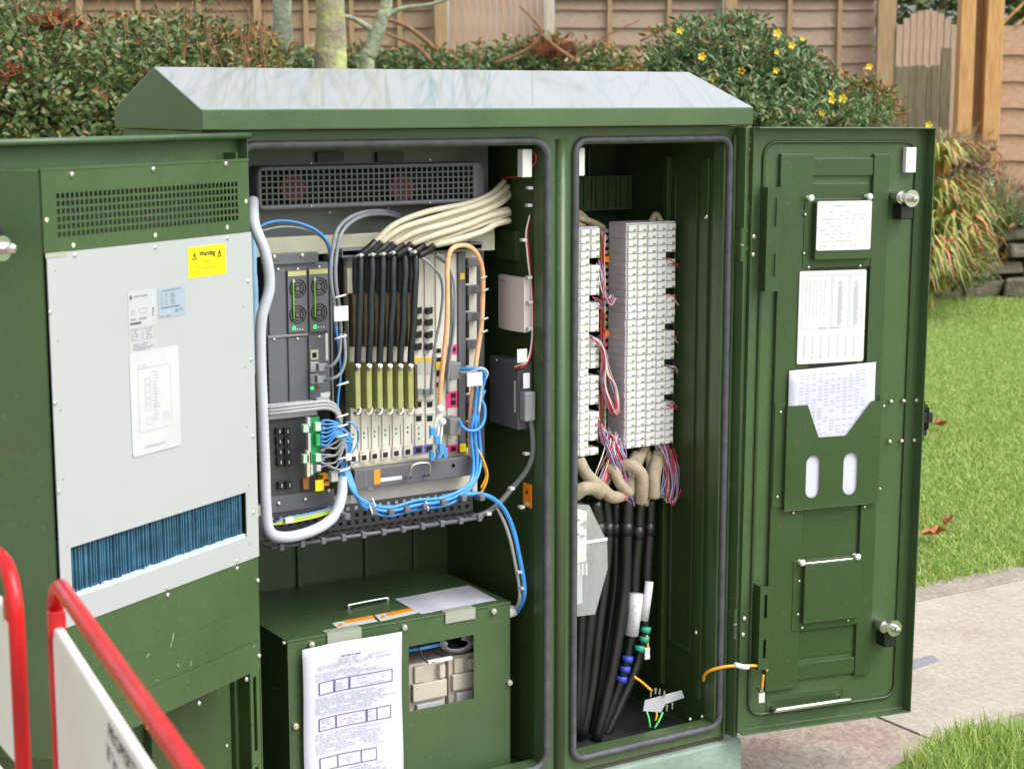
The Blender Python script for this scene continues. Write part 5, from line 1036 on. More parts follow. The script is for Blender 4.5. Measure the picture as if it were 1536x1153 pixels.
# blue trunk cables
for i in range(5):
    o_ = i*3.4-7
    e1 = ((727, 585), (716, 575), (712, 600), (722, 560), (718, 606))[i]; dy = (0, .008, -.004, .010, .004)[i]; jz = (2.5, -2, 1.5, -2.5, 2)[i]
    cable('blue_cable', BLUE, [(509+i*1.5, 690, .07), (518+i*1.8, 712, .058),  (524+i*1.8, 728+o_*.2, .045), (535+i, 748+o_*.7, .032), (556, 761+o_*.8, .024), (585, 765+o_*.9+jz, .02+dy), (625, 759+o_*.9-jz, .02+dy), (665, 750+o_*.9+jz, .022+dy), (695, 738+o_*.8, .028), (711+o_*.5, 718, .04), (716+o_*.8, 690, .05+dy), (713+o_*.9, 655, .055+dy), (714+o_*.5, 625, .055), (*e1, .06)], .0034, 'blue cable of the bundle under the card shelf, %s' % ('topmost', 'second from the top', 'middle', 'second from the bottom', 'lowest')[i], 'bundle of blue cables under the card shelf')
cable('blue_cable', BLUE, [(688, 628, .075), (694, 640, .055), (705, 646, .045), (718, 643, .042), (726, 630, .045), (727, 610, .05), (719, 594, .055), (714, 575, .06)], .0034, 'blue cable looping between the data plugs and the upright')
cable('blue_cable', BLUE, [(689, 555, .075), (702, 553, .055), (716, 553, .045), (727, 558, .045), (725, 575, .05), (718, 600, .055)], .0042, 'short blue cable looping from the upper data plug')
cable('grey_cable', LGREY, [(690, 558, .07), (705, 558, .05), (722, 552, .042), (731, 560, .045), (723, 580, .05), (718, 620, .05)], .0028, 'pale grey cable looping with the short blue one')
part('cable_label', LABEL, None, (701, 560), (724, 578), .028, .032, .001, label='pale rectangular cable tag right of the card shelf', cat='tag')
cable('blue_cable', BLUE, [(695, 741, .03), (720, 741, .03), (740, 748, .04), (757, 765, .04), (770, 795, .04), (778, 830, .036), (785, 868, .034), (786, 895, .038), (776, 917, .07)], .0050, 'blue cable dropping from the tray to the battery box gland')
cable('grey_cable', mat('beige_grey', (.34, .34, .32), .5), [(744, 758, .05), (756, 782, .046), (766, 812, .044), (774, 850, .042), (779, 880, .042), (779, 900, .046), (772, 916, .078)], .0038, 'grey cable running beside the blue one to the battery box')
for (px, py) in ((560, 763), (586, 763), (610, 759), (637, 755), (665, 749), (695, 743), (722, 742), (520, 770)):
    b = MB(); p = CAB.P(px, py+4, .012); b.box(p.x-.006, p.x+.006, .006, .03, p.z-.006, p.z+.006); b.build('tray_finger', DGREY, tr, bevel=.002)
for (px, py) in ((556, 768), (640, 762), (560, 757)):
    b = MB(); p = CAB.P(px, py, .010); b.tube([p+Vector((-.002, 0, .014)), p+Vector((.001, -.004, 0)), p+Vector((.003, 0, -.006))], .0017, 6); b.build('cable_tie', WHITE, None, label='white cable tie round the blue bundle under the shelf', cat='cable tie', group='cable ties round the blue bundle')
# heavy grey cable on the right wall
cable('grey_cable', mat('trunk_grey', (.14, .15, .15), .45), [(790, 600, .036), (798, 645, .032), (799, 680, .032), (790, 705, .042), (770, 730, .06), (748, 755, .06), (730, 768, .055), (700, 778, .05), (640, 787, .045)], .0058, 'heavy grey cable sweeping down the right wall into the tray')
for i in range(4): cable('earth_wire', (BLUE, YORANGE, LIME, YEL)[i], [(402, 792-i*2, .06), (425, 778+i*2.2, .055), (455, 772+i*2.4, .055), (485, 765+i*2.2, .06), (505, 755+i*2, .07)], .0022, ('thin blue', 'thin orange', 'thin green', 'thin yellow')[i]+' wire in the twisted earth bundle under the breaker panel', 'earth wires under the breaker panel')
part('cable_label', LABEL, None, (428, 777), (441, 784), .045, .052, .001, label='small white tag on the earth wires at lower left', cat='tag')

# things on the divider wall (plane x = .509)
WX = .509
def wall_box(b, pa, pb_, d0, d1):   # pa (near, top) pb_ (far, bottom) measured on the plane x=WX-d1
    A_ = CAB.PX(*pa, WX-d1); B2 = CAB.PX(*pb_, WX-d1); b.box(WX-d1, WX-d0, A_.y, B2.y, B2.z, A_.z); return A_, B2
t = thing_at('alarm_unit', 766, 490, .1, 'pinkish white plastic unit on the right wall of the left compartment', 'wall unit')
A_ = CAB.PX(783, 418, WX-.03); B2 = CAB.PX(745, 494, WX-.03)
b = MB(); n = 8; vs = []; 
for k in range(n+1):
    f = k/n; y = A_.y+(B2.y-A_.y)*f; d = .026+.006*math.sin(math.pi*f); vs += [(WX-d, y, B2.z+.004), (WX-d, y, A_.z)]
b.add(vs, [(2*k, 2*k+1, 2*k+3, 2*k+2) for k in range(n)], True)
b.box(WX-.0255, WX-.012, A_.y, B2.y, B2.z+.004, A_.z); b.build('cover', PINKW, t)
b = MB(); b.box(WX-.0118, WX-.0003, A_.y+.006, B2.y-.006, B2.z+.012, A_.z-.006); b.build('base', WHITE, t, bevel=.001)
b = MB(); z = A_.z-.012; yv = B2.y-.01
for k in range(4): b.box(WX-.0312, WX-.0300, yv-.006-k*.009, yv-k*.009, z, z+.004)
b.build('printing', INKG, t, kind='stuff')
t = thing_at('grey_module', 755, 638, .1, 'dark grey rectangular module with plugged cables on the right wall', 'wall unit')
A_ = CAB.PX(772, 545, WX-.035); B2 = CAB.PX(734, 636, WX-.035)
b = MB(); b.box(WX-.035, WX-.0003, A_.y-.012, B2.y, CAB.PX(760, 640, WX-.035).z, A_.z+.004); b.build('body', mat('module_grey', (.085, .09, .105), .4, var=.05), t, bevel=.002)
zc = CAB.PX(778, 620, WX-.02)
b = MB(); b.box(WX-.032, WX-.006, A_.y-.034, A_.y-.0124, A_.z-.115, A_.z-.055); b.build('plug', MGREY, t, bevel=.003)
b = MB(); b.box(WX-.0356, WX-.0352, A_.y-.004, A_.y+.002, A_.z-.10, A_.z-.035); b.build('edge_label', CRMCAB, t)
screws(CAB, [(745, 540)], .11, t, r=.002)
for (px0, py0, px1, py1, nm) in ((776, 524, 791, 543, 'upper'), (785, 560, 795, 582, 'lower')):
    part('cable_label', LABEL, None, (px0, py0), (px1, py1), .024, .026, .001, label='folded white tag, %s of two beside the grey module' % nm, cat='tag')
for i, (dx, m) in enumerate(((0, RED), (2, RED), (-2, WHITE), (3.5, INK))):
    cable('red_wire' if i < 2 else 'thin_wire', m, [(772, 552+dx, .05), (783, 548+dx, .03), (792+dx*.5, 540, .03), (798+dx*.4, 515, .04), (799+dx*.4, 470, .04), (797+dx*.3, 430, .04), (792+dx*.6, 380, .045), (790+dx*.5, 350, .05), (795, 322, .05)], .0019, ('bright red wire running down the right jamb, outer one', 'bright red wire running down the right jamb, inner one', 'thin white wire running with the red ones', 'thin black wire running with the red ones')[i], 'wires down the right jamb')
cable('red_wire', RED, [(752, 267, .14), (765, 266, .10), (783, 264, .035)], .0018, 'red wire entering from the left at the white magnet block')
for (px, py) in ((795, 282), (794, 308), (786, 360), (794, 416), (795, 453), (795, 493), (790, 680), (783, 760), (768, 732), (779, 857), (784, 881), (733, 770)):
    p = CAB.P(px, py, .03) if py < 500 else CAB.P(px, py, .036); b = MB(); b.box(p.x-.007, p.x+.004, p.y-.006, p.y+.006, p.z-.003, p.z+.003); b.build('wall_clip', LGREY, None, bevel=.001, label='small pale clip holding wires to the right wall', cat='clip', group='clips on the right wall')
for (px, py) in ((726, 416), (728, 435), (728, 478), (727, 497)):
    b = MB(); p = CAB.P(px, py, .06); b.tube([p+Vector((-.008, 0, -.002)), p, p+Vector((.008, .004, .001))], .0022, 6); b.build('cable_tie', LGREY, None, label='pale tie sticking out from the orange cable', cat='cable tie', group='ties on the orange cable')
b = MB(); A_ = CAB.PX(797, 727, WX-.002); B2 = CAB.PX(785, 758, WX-.002); b.box(WX-.0025, WX-.0005, A_.y, B2.y, B2.z, A_.z); o = b.build('warning_sticker', ORLAB, None, label='small orange warning sticker low on the right wall of the left compartment', cat='sticker')
b = MB(); ym_ = (A_.y+B2.y)/2; zm_ = A_.z*.62+B2.z*.38
b.add([(WX-.003, ym_+.006, zm_-.003), (WX-.003, ym_-.006, zm_-.003), (WX-.003, ym_, zm_+.008)], [(0, 1, 2)]); b.build('warning_triangle', INK, o)
b = MB(); b.box(WX-.003, WX-.0026, ym_-.007, ym_+.007, B2.z+.004, B2.z+.010); b.build('white_mark', WHITE, o)
for (t_, bt_, lb, y_) in (((784, 224), (798.5, 266), 'white magnetic catch block at the top right of the left opening', .016), ((866.5, 222), (877.5, 264), 'white magnetic catch block at the top left of the right opening', .016)):
    part('magnet_block', WHITE, None, t_, bt_, y_, y_+.02, .002, label=lb, cat='catch')
cable('red_wire', RED, [(798, 226, .03), (804, 235, .02), (802, 246, .025), (797, 250, .035)], .002, 'small red wire loop beside the left magnet block')
for z in (1.31, 1.27, 1.23):
    pass
b = MB(); b.box(WX-.012, WX-.0005, .09, .30, 1.20, 1.26); b.build('slotted_bracket', GREEN_SHADED, dvo if False else None, label='green slotted bracket on the wall beside the cream cables', cat='bracket')

# battery box
BF = .06; a = CAB.P(431, 961, BF); c = CAB.P(765, 901, BF); bx0, bx1, bz = a.x, c.x, (a.z+c.z)/2
bb = empty('battery_box', (.215, .2, Z0+.03), label='green steel battery box at the bottom of the left compartment', cat='battery box')
w0 = CAB.P(613, 968, BF); w1 = CAB.P(711, 1050, BF); w2 = CAB.P(613, 1064, BF); w3 = CAB.P(711, 953, BF); wx0, wx1, wz1, wz0 = w0.x, w1.x, (w0.z+w3.z)/2, (w1.z+w2.z)/2
zb3 = Z0+.012
b = MB(); y0, y1 = BF, BF+.002
b.box(bx0, wx0, y0, y1, zb3, bz-.004); b.box(wx1, bx1, y0, y1, zb3, bz-.004); b.box(wx0, wx1, y0, y1, wz1, bz-.004); b.box(wx0, wx1, y0, y1, zb3, wz0)
b.build('front_panel', GREEN_LIT, bb)
b = MB(); b.box(bx0, bx0+.002, y1+.0002, .385, zb3, bz-.004); b.build('side_panel', GREEN_SHADED, bb); b = MB(); b.box(bx1-.002, bx1, y1+.0002, .385, zb3, bz-.004); b.build('side_panel', GREEN_SHADED, bb)
b = MB(); b.box(bx0-.002, bx1+.002, BF-.002, .386, bz-.0038, bz); b.build('lid', GREEN_LIT, bb, bevel=.001)
b = MB(); b.box(bx0-.015, bx1+.02, BF-.004, .386, zb3-.008, zb3-.0004); b.build('base_tray', GREEN_SHADED, bb)
def bsc(px, py, r=.006):
    p = CAB.P(px, py, BF-.003); b = MB(); b.cyl((p.x, BF-.0003, p.z), (p.x, BF-.008, p.z), r, 16); b.cyl((p.x, BF-.008, p.z), (p.x, BF-.0095, p.z), r*.5, 8); b.build('screw', SCREW, bb, bevel=.001)
for q in ((467, 966), (606, 940), (740, 916), (443, 1088), (764, 1023)): bsc(*q)
bsc(425, 963, .003)
def tab(pa, pb2, lb):
    A_ = CAB.P(*pa, BF-.003); B3 = CAB.P(*pb2, BF-.003); b = MB(); b.box(A_.x, B3.x, BF-.0035, BF-.0022, bz-.022, bz+.0012); b.box(A_.x-.0, B3.x-.0, BF-.0035, BF+.02, bz+.0002, bz+.0014); b.build('tab', TABG, bb, bevel=.0004)
tab((491, 955), (542, 940), ''); tab((668, 922), (713, 912), '')
def onlid(px, py, dz=.0006): return CAB.PZ(px, py, bz+dz)
def lidquad(ps, name, m, par, dz=.0006, **kw):
    q = [onlid(*p, dz) for p in ps]; b = MB(); b.add(q+[v-Vector((0, 0, .0004)) for v in q], [(0, 1, 2, 3), (7, 6, 5, 4), (0, 4, 5, 1), (1, 5, 6, 2), (2, 6, 7, 3), (3, 7, 4, 0)]); return b.build(name, m, par, **kw)
lidquad([(632, 920), (745, 899), (703, 877), (592, 898)], 'instruction_sheet', PAPER, None, .0012, label='white instruction sheet lying on the battery box lid', cat='paper')
b = MB(); A4 = [onlid(*p, .0018) for p in ((632, 920), (745, 899), (703, 877), (592, 898))]
for i in range(9):
    f = .08+i*.1
    for s_, e_ in ((.06, .40), (.52, .9)):
        e2 = s_+(e_-s_)*random.uniform(.5, 1); L0 = A4[0].lerp(A4[3], f); R0 = A4[1].lerp(A4[2], f); L1 = A4[0].lerp(A4[3], f+.02); R1 = A4[1].lerp(A4[2], f+.02)
        b.add([L0.lerp(R0, s_), L0.lerp(R0, e2), L1.lerp(R1, e2), L1.lerp(R1, s_)], [(0, 1, 2, 3)])
b.build('printing', mat('ink_very_pale', (.42, .43, .50), .5), bpy.data.objects['instruction_sheet'], kind='stuff')
for (ps, orr) in (([(507, 942), (566, 931), (556, 923), (498, 934)], [(519, 934), (562, 926), (558, 922), (517, 930)]), ([(571, 931), (628, 918), (617, 911), (562, 922)], [(582, 923), (620, 915), (616, 911), (578, 919)])):
    o = lidquad(ps, 'label', LABEL, bb, .0006, label='white and orange lid sticker'); lidquad(orr, 'orange_stripe', ORLAB, o, .0011)
    q = [ (ps[3][0]+8, ps[3][1]+5), (ps[3][0]+18, ps[3][1]+3), (ps[3][0]+12, ps[3][1]-1)]; v = [onlid(*p, .0012) for p in q]; b = MB(); b.add(v, [(0, 1, 2)]); b.build('orange_triangle', ORLAB, o)
b = MB(); p = onlid(523, 912, .0); q = onlid(581, 901, .0); b.tube(catmull([p, p+Vector((0, 0, .004)), p+Vector((.005, 0, .007)), q+Vector((-.005, 0, .007)), q+Vector((0, 0, .004)), q], 5), .0036, 10); b.build('lid_handle', STEEL, bb)
b = MB(); p = Vector((bx1, .078, bz-.028)); b.tube([p, p+Vector((.010, 0, 0)), p+Vector((.018, 0, .002))], .013, 14); b.dome(p+Vector((.018, 0, 0)), (1, 0, .2), .012, .008, 14); b.build('cable_gland', WHITE, bb, bevel=0)
# batteries and leads seen through the window
for i, (t_, bt_, z_) in enumerate((((614, 994), (668, 1075), 0), ((674, 982), (712, 1058), 0))):
    y_ = BF+.045; A_ = CAB.P(*t_, y_); B3 = CAB.P(*bt_, y_)
    bt = empty('battery', ((A_.x+B3.x)/2, y_+.08, zb3), label=('left', 'right')[i]+' beige battery block seen through the battery box window', cat='battery')
    b = MB(); b.box(A_.x-.002, B3.x, y_, y_+.17, zb3, A_.z-.004); b.build('case', BEIGEB, bt, bevel=.002)
    b = MB(); h_ = (A_.z-B3.z)
    b.box(A_.x+.002, B3.x-.002, y_-.012, y_-.0002, A_.z-h_*.62, A_.z-h_*.34); b.box(A_.x+.008, A_.x+.03, y_-.008, y_-.0002, A_.z-h_*.33, A_.z-.008); b.box(B3.x-.02, B3.x-.006, y_-.014, y_-.0002, A_.z-h_*.30, A_.z-.012); b.build('terminal_cover', BEIGEB, bt, bevel=.002)
    b = MB(); b.box(A_.x+.012, B3.x-.01, y_-.010, y_-.0002, B3.z, A_.z-h_*.68); b.build('label', LGREY, bt, bevel=.001)
cable('blue_cable', BLUE, [(612, 975, .09), (630, 972, .08), (650, 968, .085), (668, 964, .10)], .004, 'blue battery lead inside the battery box window', None)
for i in range(6):
    cx, cy = 686+i*.6, 966-i*1.2; rx, ry = 17+i*2.2, 8+i*1.8
    cable('grey_cable', GCAB, [(cx+rx*math.cos(t), cy+ry*math.sin(t)-rx*.12*math.cos(t), .075+.012*math.sin(t+1)+i*.002) for t in np.linspace(-1.2, 3.6, 12)], .0019, 'coiled grey battery lead in the window', 'coil of grey battery leads')
b = MB(); b.ptube([(628, 970, .07), (634, 985, .065), (644, 993, .06), (660, 990, .06)], .002, 7); b.build('black_wire', INK, None, label='thin black wire hanging in the battery box window', cat='wire')
part('bright_link', STEEL, None, (642, 989), (677, 988), .062, .07, .001, label='bright metal link bar between the batteries', cat='link bar') if False else None
b = MB(); p = CAB.P(642, 993, .06); q = CAB.P(678, 986, .06); b.box(p.x, q.x, .058, .066, q.z-.004, p.z-.001+.004); b.build('link_bar', WHITE, None, bevel=.001, label='bright link bar between the batteries', cat='link bar')
# instruction paper hung on the battery box
A_ = CAB.P(453, 975, BF-.013); B3 = CAB.P(603, 946, BF-.013); px0_, px1_ = A_.x, B3.x; pz = (A_.z+B3.z)/2
W_ = px1_-px0_; H_ = W_*1.42
b = MB(); nx, nz = 12, 16; 
def pp(i, j):
    u, v = i/nx, j/nz; return (px0_+W_*u, BF-.0125-.0022*math.sin(v*7+u*2)-.0015*math.cos(u*9), pz-H_*v+.002*math.sin(u*3))
vs = [pp(i, j) for j in range(nz+1) for i in range(nx+1)]
b.add(vs, [(j*(nx+1)+i, (j+1)*(nx+1)+i, (j+1)*(nx+1)+i+1, j*(nx+1)+i+1) for j in range(nz) for i in range(nx)], True)
sheet = b.build('instruction_sheet', PAPER, None, label='white instruction sheet with drawings taped to the front of the battery box', cat='paper')
so_ = sheet.modifiers.new('th', 'SOLIDIFY'); so_.thickness = .0003
def pt(u, v): x = pp(u*nx, v*nz); return (x[0], x[1]-.0010, x[2])
def uvq(b, u0, u1, v0, v1):
    k = max(1, int((u1-u0)/.06), int((v1-v0)/.05))
    for i in range(k):
        if u1-u0 > v1-v0: a_, c_ = u0+(u1-u0)*i/k, u0+(u1-u0)*(i+1)/k; b.add([pt(a_, v1), pt(c_, v1), pt(c_, v0), pt(a_, v0)], [(0, 1, 2, 3)])
        else: a_, c_ = v0+(v1-v0)*i/k, v0+(v1-v0)*(i+1)/k; b.add([pt(u0, c_), pt(u1, c_), pt(u1, a_), pt(u0, a_)], [(0, 1, 2, 3)])
def uvrows(b, u0, u1, v0, v1, rows, dens=.8, seed=1):
    rs = random.Random(seed); dv = (v1-v0)/rows
    for i in range(rows):
        u = u0; end = u0+(u1-u0)*rs.uniform(.65, 1)
        while u < end:
            w = rs.uniform(.015, .06)
            if rs.random() < dens: uvq(b, u, min(u+w, end), v0+i*dv+dv*.25, v0+i*dv+dv*.7)
            u += w+.012
b = MB(); uvrows(b, .38, .64, .085, .10, 1, 1, 3)
for k, (u0, u1, v0) in enumerate(((.15, .90, .235), (.15, .88, .475), (.15, .72, .735))):
    v1 = v0+.085; t = .005
    uvq(b, u0, u1, v0, v0+t); uvq(b, u0, u1, v1-t, v1); uvq(b, u0, u0+.012, v0, v1); uvq(b, u1-.006, u1, v0, v1)
    segs = ((.30, .32), (.45, .47)) if k == 0 else (((.32, .335), (.62, .64), (.73, .74)) if k == 1 else ((.33, .34), (.56, .57)))
    for s_, e_ in segs: uvq(b, s_, e_, v0+t, v1-t)
b.build('drawing', INKB, sheet, kind='stuff')
b = MB(); uvrows(b, .35, .9, .105, .15, 4, .8, 5); uvrows(b, .14, .5, .13, .16, 3, .9, 6); uvrows(b, .12, .8, .175, .23, 5, .85, 7); uvrows(b, .12, .95, .335, .46, 9, .85, 8); uvrows(b, .12, .93, .575, .71, 9, .85, 9); uvrows(b, .12, .9, .83, .98, 9, .85, 10)
for (u0, u1, v0) in ((.33, .44, .245), (.50, .86, .25), (.18, .30, .485), (.36, .60, .49), (.64, .71, .485), (.36, .55, .745)): uvrows(b, u0, u1, v0, v0+.06, 4, .6, int(u0*100))
b.build('printing', mat('ink_lilac', (.40, .40, .53), .6), sheet, kind='stuff')

# ================================================================= RIGHT COMPARTMENT
Yt = .15
a = CAB.P(940, 337, Yt); c = CAB.P(1014, 334, Yt); bt = CAB.P(942.5, 679, Yt); bt2 = CAB.P(1011, 657, Yt)
tx0, tx1, tz1, tz0 = a.x, (c.x+bt2.x)/2-.002, (a.z+c.z)/2, (bt.z+bt2.z)/2
NR = 31; pitch = (tz1-tz0)/NR; tw = tx1-tx0; yb3 = .215
def strip(x0, z0, full=True):
    b = MB(); h_ = pitch*.955
    xe = x0+tw*(1 if full else .80)
    b.box(x0, xe, Yt, yb3, z0, z0+h_)
    nc = 5 if full else 4; cw = tw/5
    for i in range(nc):
        u = x0+i*cw; b.box(u+cw*.08, u+cw*.52, Yt-.0055, Yt-.0001, z0+h_*.10, z0+h_*.92); b.box(u+cw*.58, u+cw*.92, Yt-.0030, Yt-.0001, z0+h_*.35, z0+h_*.92)
    b.mi = 1
    for i in range(nc): u = x0+i*cw; b.box(u+cw*.62, u+cw*.88, Yt-.0036, Yt-.0001, z0+h_*.08, z0+h_*.30)
    b.mi = 2; b.box(x0-.0012, x0-.0001, Yt+.001, yb3-.004, z0+h_*.12, z0+h_*.88)
    return b
def column(x0, ztop, label, missing):
    e = empty('terminal_column', (x0+tw/2, .18, ztop-pitch*NR), label=label, cat='terminal block', group='columns of white terminal strips')
    src = {}
    for i in range(NR):
        z0 = ztop-pitch*(i+1); full = i not in missing
        if full not in src: src[full] = (strip(x0, z0, full).build('terminal_strip', [TERM, TERMG, TERMV], e), z0)
        else: o, zz = src[full]; copy_at(o, (random.uniform(-.0006, .0006), random.uniform(-.001, .001), z0-zz), e)
    b = MB(); b.box(x0+.01, x0+tw-.03, yb3+.0005, yb3+.02, ztop-pitch*NR, ztop); b.build('back_frame', STEEL, e)
    b = MB(); b.box(x0-.001, x0+tw*.99, Yt+.002, yb3, ztop+.0002, ztop+.003); b.build('end_cap', TERMV, e)
    return e
column(tx0, tz1, 'right column of white terminal strips, seen whole with its grey side', {4, 9, 14, 19, 24})
column(tx0-.2015, tz1-.004, 'left column of white terminal strips, half hidden behind the mullion', {4, 9, 14, 19, 24, 29})
# coloured jumper wires
WCOL = [RED, mat('white_wire', (.72, .70, .68), .45), mat('pink_wire', (.72, .35, .38), .45), mat('blue_white_wire', (.30, .36, .55), .45), mat('brown_wire', (.22, .09, .05), .5), mat('violet_wire', (.28, .20, .40), .5)]
WNAME = ['red', 'white', 'pink', 'pale blue', 'brown', 'violet']
def wires(path, n, spread, r, label, group, name='jumper_wire'):
    for i in range(n):
        ox, oy = random.uniform(-spread, spread), random.uniform(-.010, .010)
        ci = (i*5+random.randint(0, 1)) % 6
        cable(name, WCOL[ci], [(p[0]+ox*(.5+random.random()*.9)+random.uniform(-1.6, 1.6), p[1]+random.uniform(-5, 5)+ox*.8, p[2]+oy+random.uniform(-.006, .006)) for p in path], r, label.replace('coloured', WNAME[ci]), group, step=6)
def hang(path, n, spread, label): wires(path, n, spread, .00125, label, label.replace('thin coloured wire', 'thin coloured wires'))
hang([(898, 395, .16), (903, 420, .15), (905, 440, .15), (914, 452, .15), (920, 446, .16)], 10, 3, 'thin coloured wire looping out beside the upper right column')
hang([(890, 450, .145), (898, 455, .14), (906, 470, .15), (905, 500, .16)], 5, 2, 'thin coloured wire tucked between the columns near the top')
hang([(888, 508, .145), (902, 520, .14), (905, 545, .14), (906, 575, .14), (912, 600, .14), (922, 618, .14), (926, 605, .14), (920, 580, .145), (909, 555, .15), (905, 530, .16)], 14, 5, 'thin coloured wire in the long loop between the columns')
hang([(903, 350, .17), (905, 380, .17), (904, 430, .17), (905, 500, .17), (905, 560, .17), (904, 620, .17), (905, 660, .17)], 10, 5, 'thin coloured wire running down between the columns')
hang([(905, 640, .15), (912, 665, .14), (924, 695, .13), (936, 730, .125), (942, 750, .125), (944, 738, .13), (938, 700, .14), (928, 670, .15), (918, 650, .16)], 20, 9, 'thin coloured wire hanging in the big loop below the columns')
hang([(922, 650, .15), (915, 680, .14), (904, 715, .13), (893, 740, .13), (900, 735, .135), (916, 700, .14), (926, 665, .15)], 13, 7, 'thin coloured wire hanging to the left below the columns')
hang([(990, 668, .15), (999, 690, .14), (1004, 720, .135), (1001, 748, .135), (1008, 742, .14), (1014, 715, .145), (1010, 690, .15), (1002, 670, .16)], 17, 9, 'thin coloured wire hanging in a loop below the right column')
for k, py in enumerate((392, 447, 503, 551, 607)): hang([(1000, py, .14), (1010, py-1, .14), (1017, py+8, .15)], 3, .5, 'thin coloured wire end at a gap in the right column')
for py in (401, 455, 509, 565, 622): part('dark_clip', BLACK, None, (1002, py-22), (1012, py-15), Yt-.004, Yt-.0002, label='dark clip in a gap of the right terminal column', cat='clip', group='dark clips in the terminal columns') if False else None
part('orange_tab', ORLAB, None, (906, 385), (914, 393), .20, .21, label='small orange tab between the columns, upper one', cat='tab'); part('orange_tab', ORLAB, None, (906, 497), (914, 505), .20, .21, label='small orange tab between the columns, lower one', cat='tab')
for i in range(28):
    pass
b = MB(); p0 = CAB.P(905, 345, .225); p1 = CAB.P(914, 660, .225)
for i in range(31): z = p0.z-(p0.z-p1.z)*i/30; b.box(p0.x, p0.x+.03, .222, .245, z-.006, z+.002)
b.build('terminal_backs', CRMCAB, None, label='dark stepped backs of terminal strips visible between the columns', cat='terminal backs', kind='stuff')
grp('beige_cable', BEIGE, [[(860, 315, .15), (872, 322, .17), (890, 340, .2), (905, 352, .22)], [(862, 325, .15), (880, 330, .17), (895, 336, .2), (905, 342, .22)], [(862, 335, .15), (875, 340, .17)], [(975, 336, .17), (983, 322, .18), (991, 332, .18)]], .007, 'beige cable end showing over the terminal columns', 'beige cable ends over the terminal columns')
# braided beige sleeves
SL = [([(862, 742, .12), (875, 733, .11), (890, 732, .11), (900, 738, .12)], .015), ([(868, 690, .14), (880, 712, .12), (900, 730, .12), (918, 745, .12), (935, 742, .13)], .014), ([(905, 700, .15), (920, 705, .13), (930, 725, .12), (944, 738, .125), (946, 715, .13)], .012), ([(925, 702, .15), (945, 698, .12), (962, 712, .11), (963, 735, .11), (961, 752, .12)], .014), ([(955, 680, .17), (945, 700, .16), (940, 720, .15), (938, 745, .14)], .012), ([(992, 672, .17), (986, 690, .15), (981, 715, .13), (980, 746, .13)], .0155), ([(968, 668, .18), (958, 690, .16), (950, 715, .15), (952, 750, .14)], .012), ([(970, 676, .18), (975, 700, .16), (972, 730, .15), (966, 758, .14)], .010)]
for i, (p, r_) in enumerate(SL): cable('braided_sleeve', BEIGE, p, r_, 'beige braided cable sleeve below the terminal columns, %s' % ('lowest left, by the clear cover', 'long one under the left column', 'small loop beside the hanging wires', 'big loop left of the upright one', 'short one behind the big loop', 'thick upright one at the right', 'upright one behind the loops', 'narrow one behind the upright one')[i], 'beige braided sleeves below the terminal columns', n=14)
# thick black cables
BC = [((893, 752), (898, 800), (893, 860), (885, 930), (876, 1010), (868, 1100), .015), ((908, 745), (912, 800), (907, 870), (898, 940), (889, 1020), (874, 1105), .012), ((924, 752), (924, 800), (923, 870), (916, 930), (903, 1010), (886, 1112), .0135), ((943, 748), (940, 800), (938, 870), (930, 935), (917, 1010), (894, 1112), .0135), ((960, 752), (957, 805), (952, 860), (950, 930), (936, 1000), (899, 1112), .0135), ((976, 748), (974, 800), (970, 860), (966, 940), (950, 1010), (905, 1112), .0120), ((880, 760), (878, 830), (872, 920), (868, 1000), (864, 1100), .012), ((900, 770), (888, 850), (880, 950), (872, 1060), .011)]
for i, p in enumerate(BC):
    r_ = p[-1]; q = p[:-1]; k = len(q); y_ = .13+.012*(i % 3)
    c = cable('black_cable', mat('thick_black_sheath', (.012, .014, .014), .32, var=.2, bump=.15, bscale=30), [(x, yy_, y_-.004*j*(1 if i % 2 else 0)) for j, (x, yy_) in enumerate(q)], r_*.92, 'thick black cable dropping to the cabinet floor, %s' % ('second from the left at the top', 'third from the left at the top', 'fourth from the left at the top', 'fifth from the left at the top', 'second from the right at the top', 'rightmost at the top', 'leftmost behind the clear cover', 'hidden behind the clear cover')[i], 'thick black cables in the right compartment', n=12)
    for f, w_ in ((.12, 1.12), (.35, 1.1)):
        j = 1; x, yy_ = q[1]; 
    p_ = [CAB.P(q[1][0], q[1][1]-16, y_-.003), CAB.P(q[1][0], q[1][1]+2, y_-.003)]; b = MB(); b.tube(p_, r_*1.06, 12); b.build('tape_wrap', BLACK, c)
def sleeve(pa, pb2, y, r, m, name, label, cat):
    b = MB(); b.tube([CAB.P(*pa, y), CAB.P((pa[0]+pb2[0])/2+.5, (pa[1]+pb2[1])/2, y), CAB.P(*pb2, y)], r, 12); return b.build(name, m, None, label=label, cat=cat)
o = sleeve((955, 890), (947, 952), .118, .0155, LABEL, 'cable_marker', 'white written tag wrapped on a black cable, left of two', 'tag')
b = MB(); p = CAB.P(948, 905, .10)
for i in range(9): b.tube([p+Vector((random.uniform(-.003, .012), 0, -i*.006-random.random()*.003)), p+Vector((random.uniform(-.003, .012), -.001, -i*.006-.006))], .0006, 4)
b.build('handwriting', INKB, o, kind='stuff')
o = sleeve((974, 872), (966, 930), .115, .0095, LABEL, 'cable_marker', 'white written tag wrapped on a black cable, right of two', 'tag')
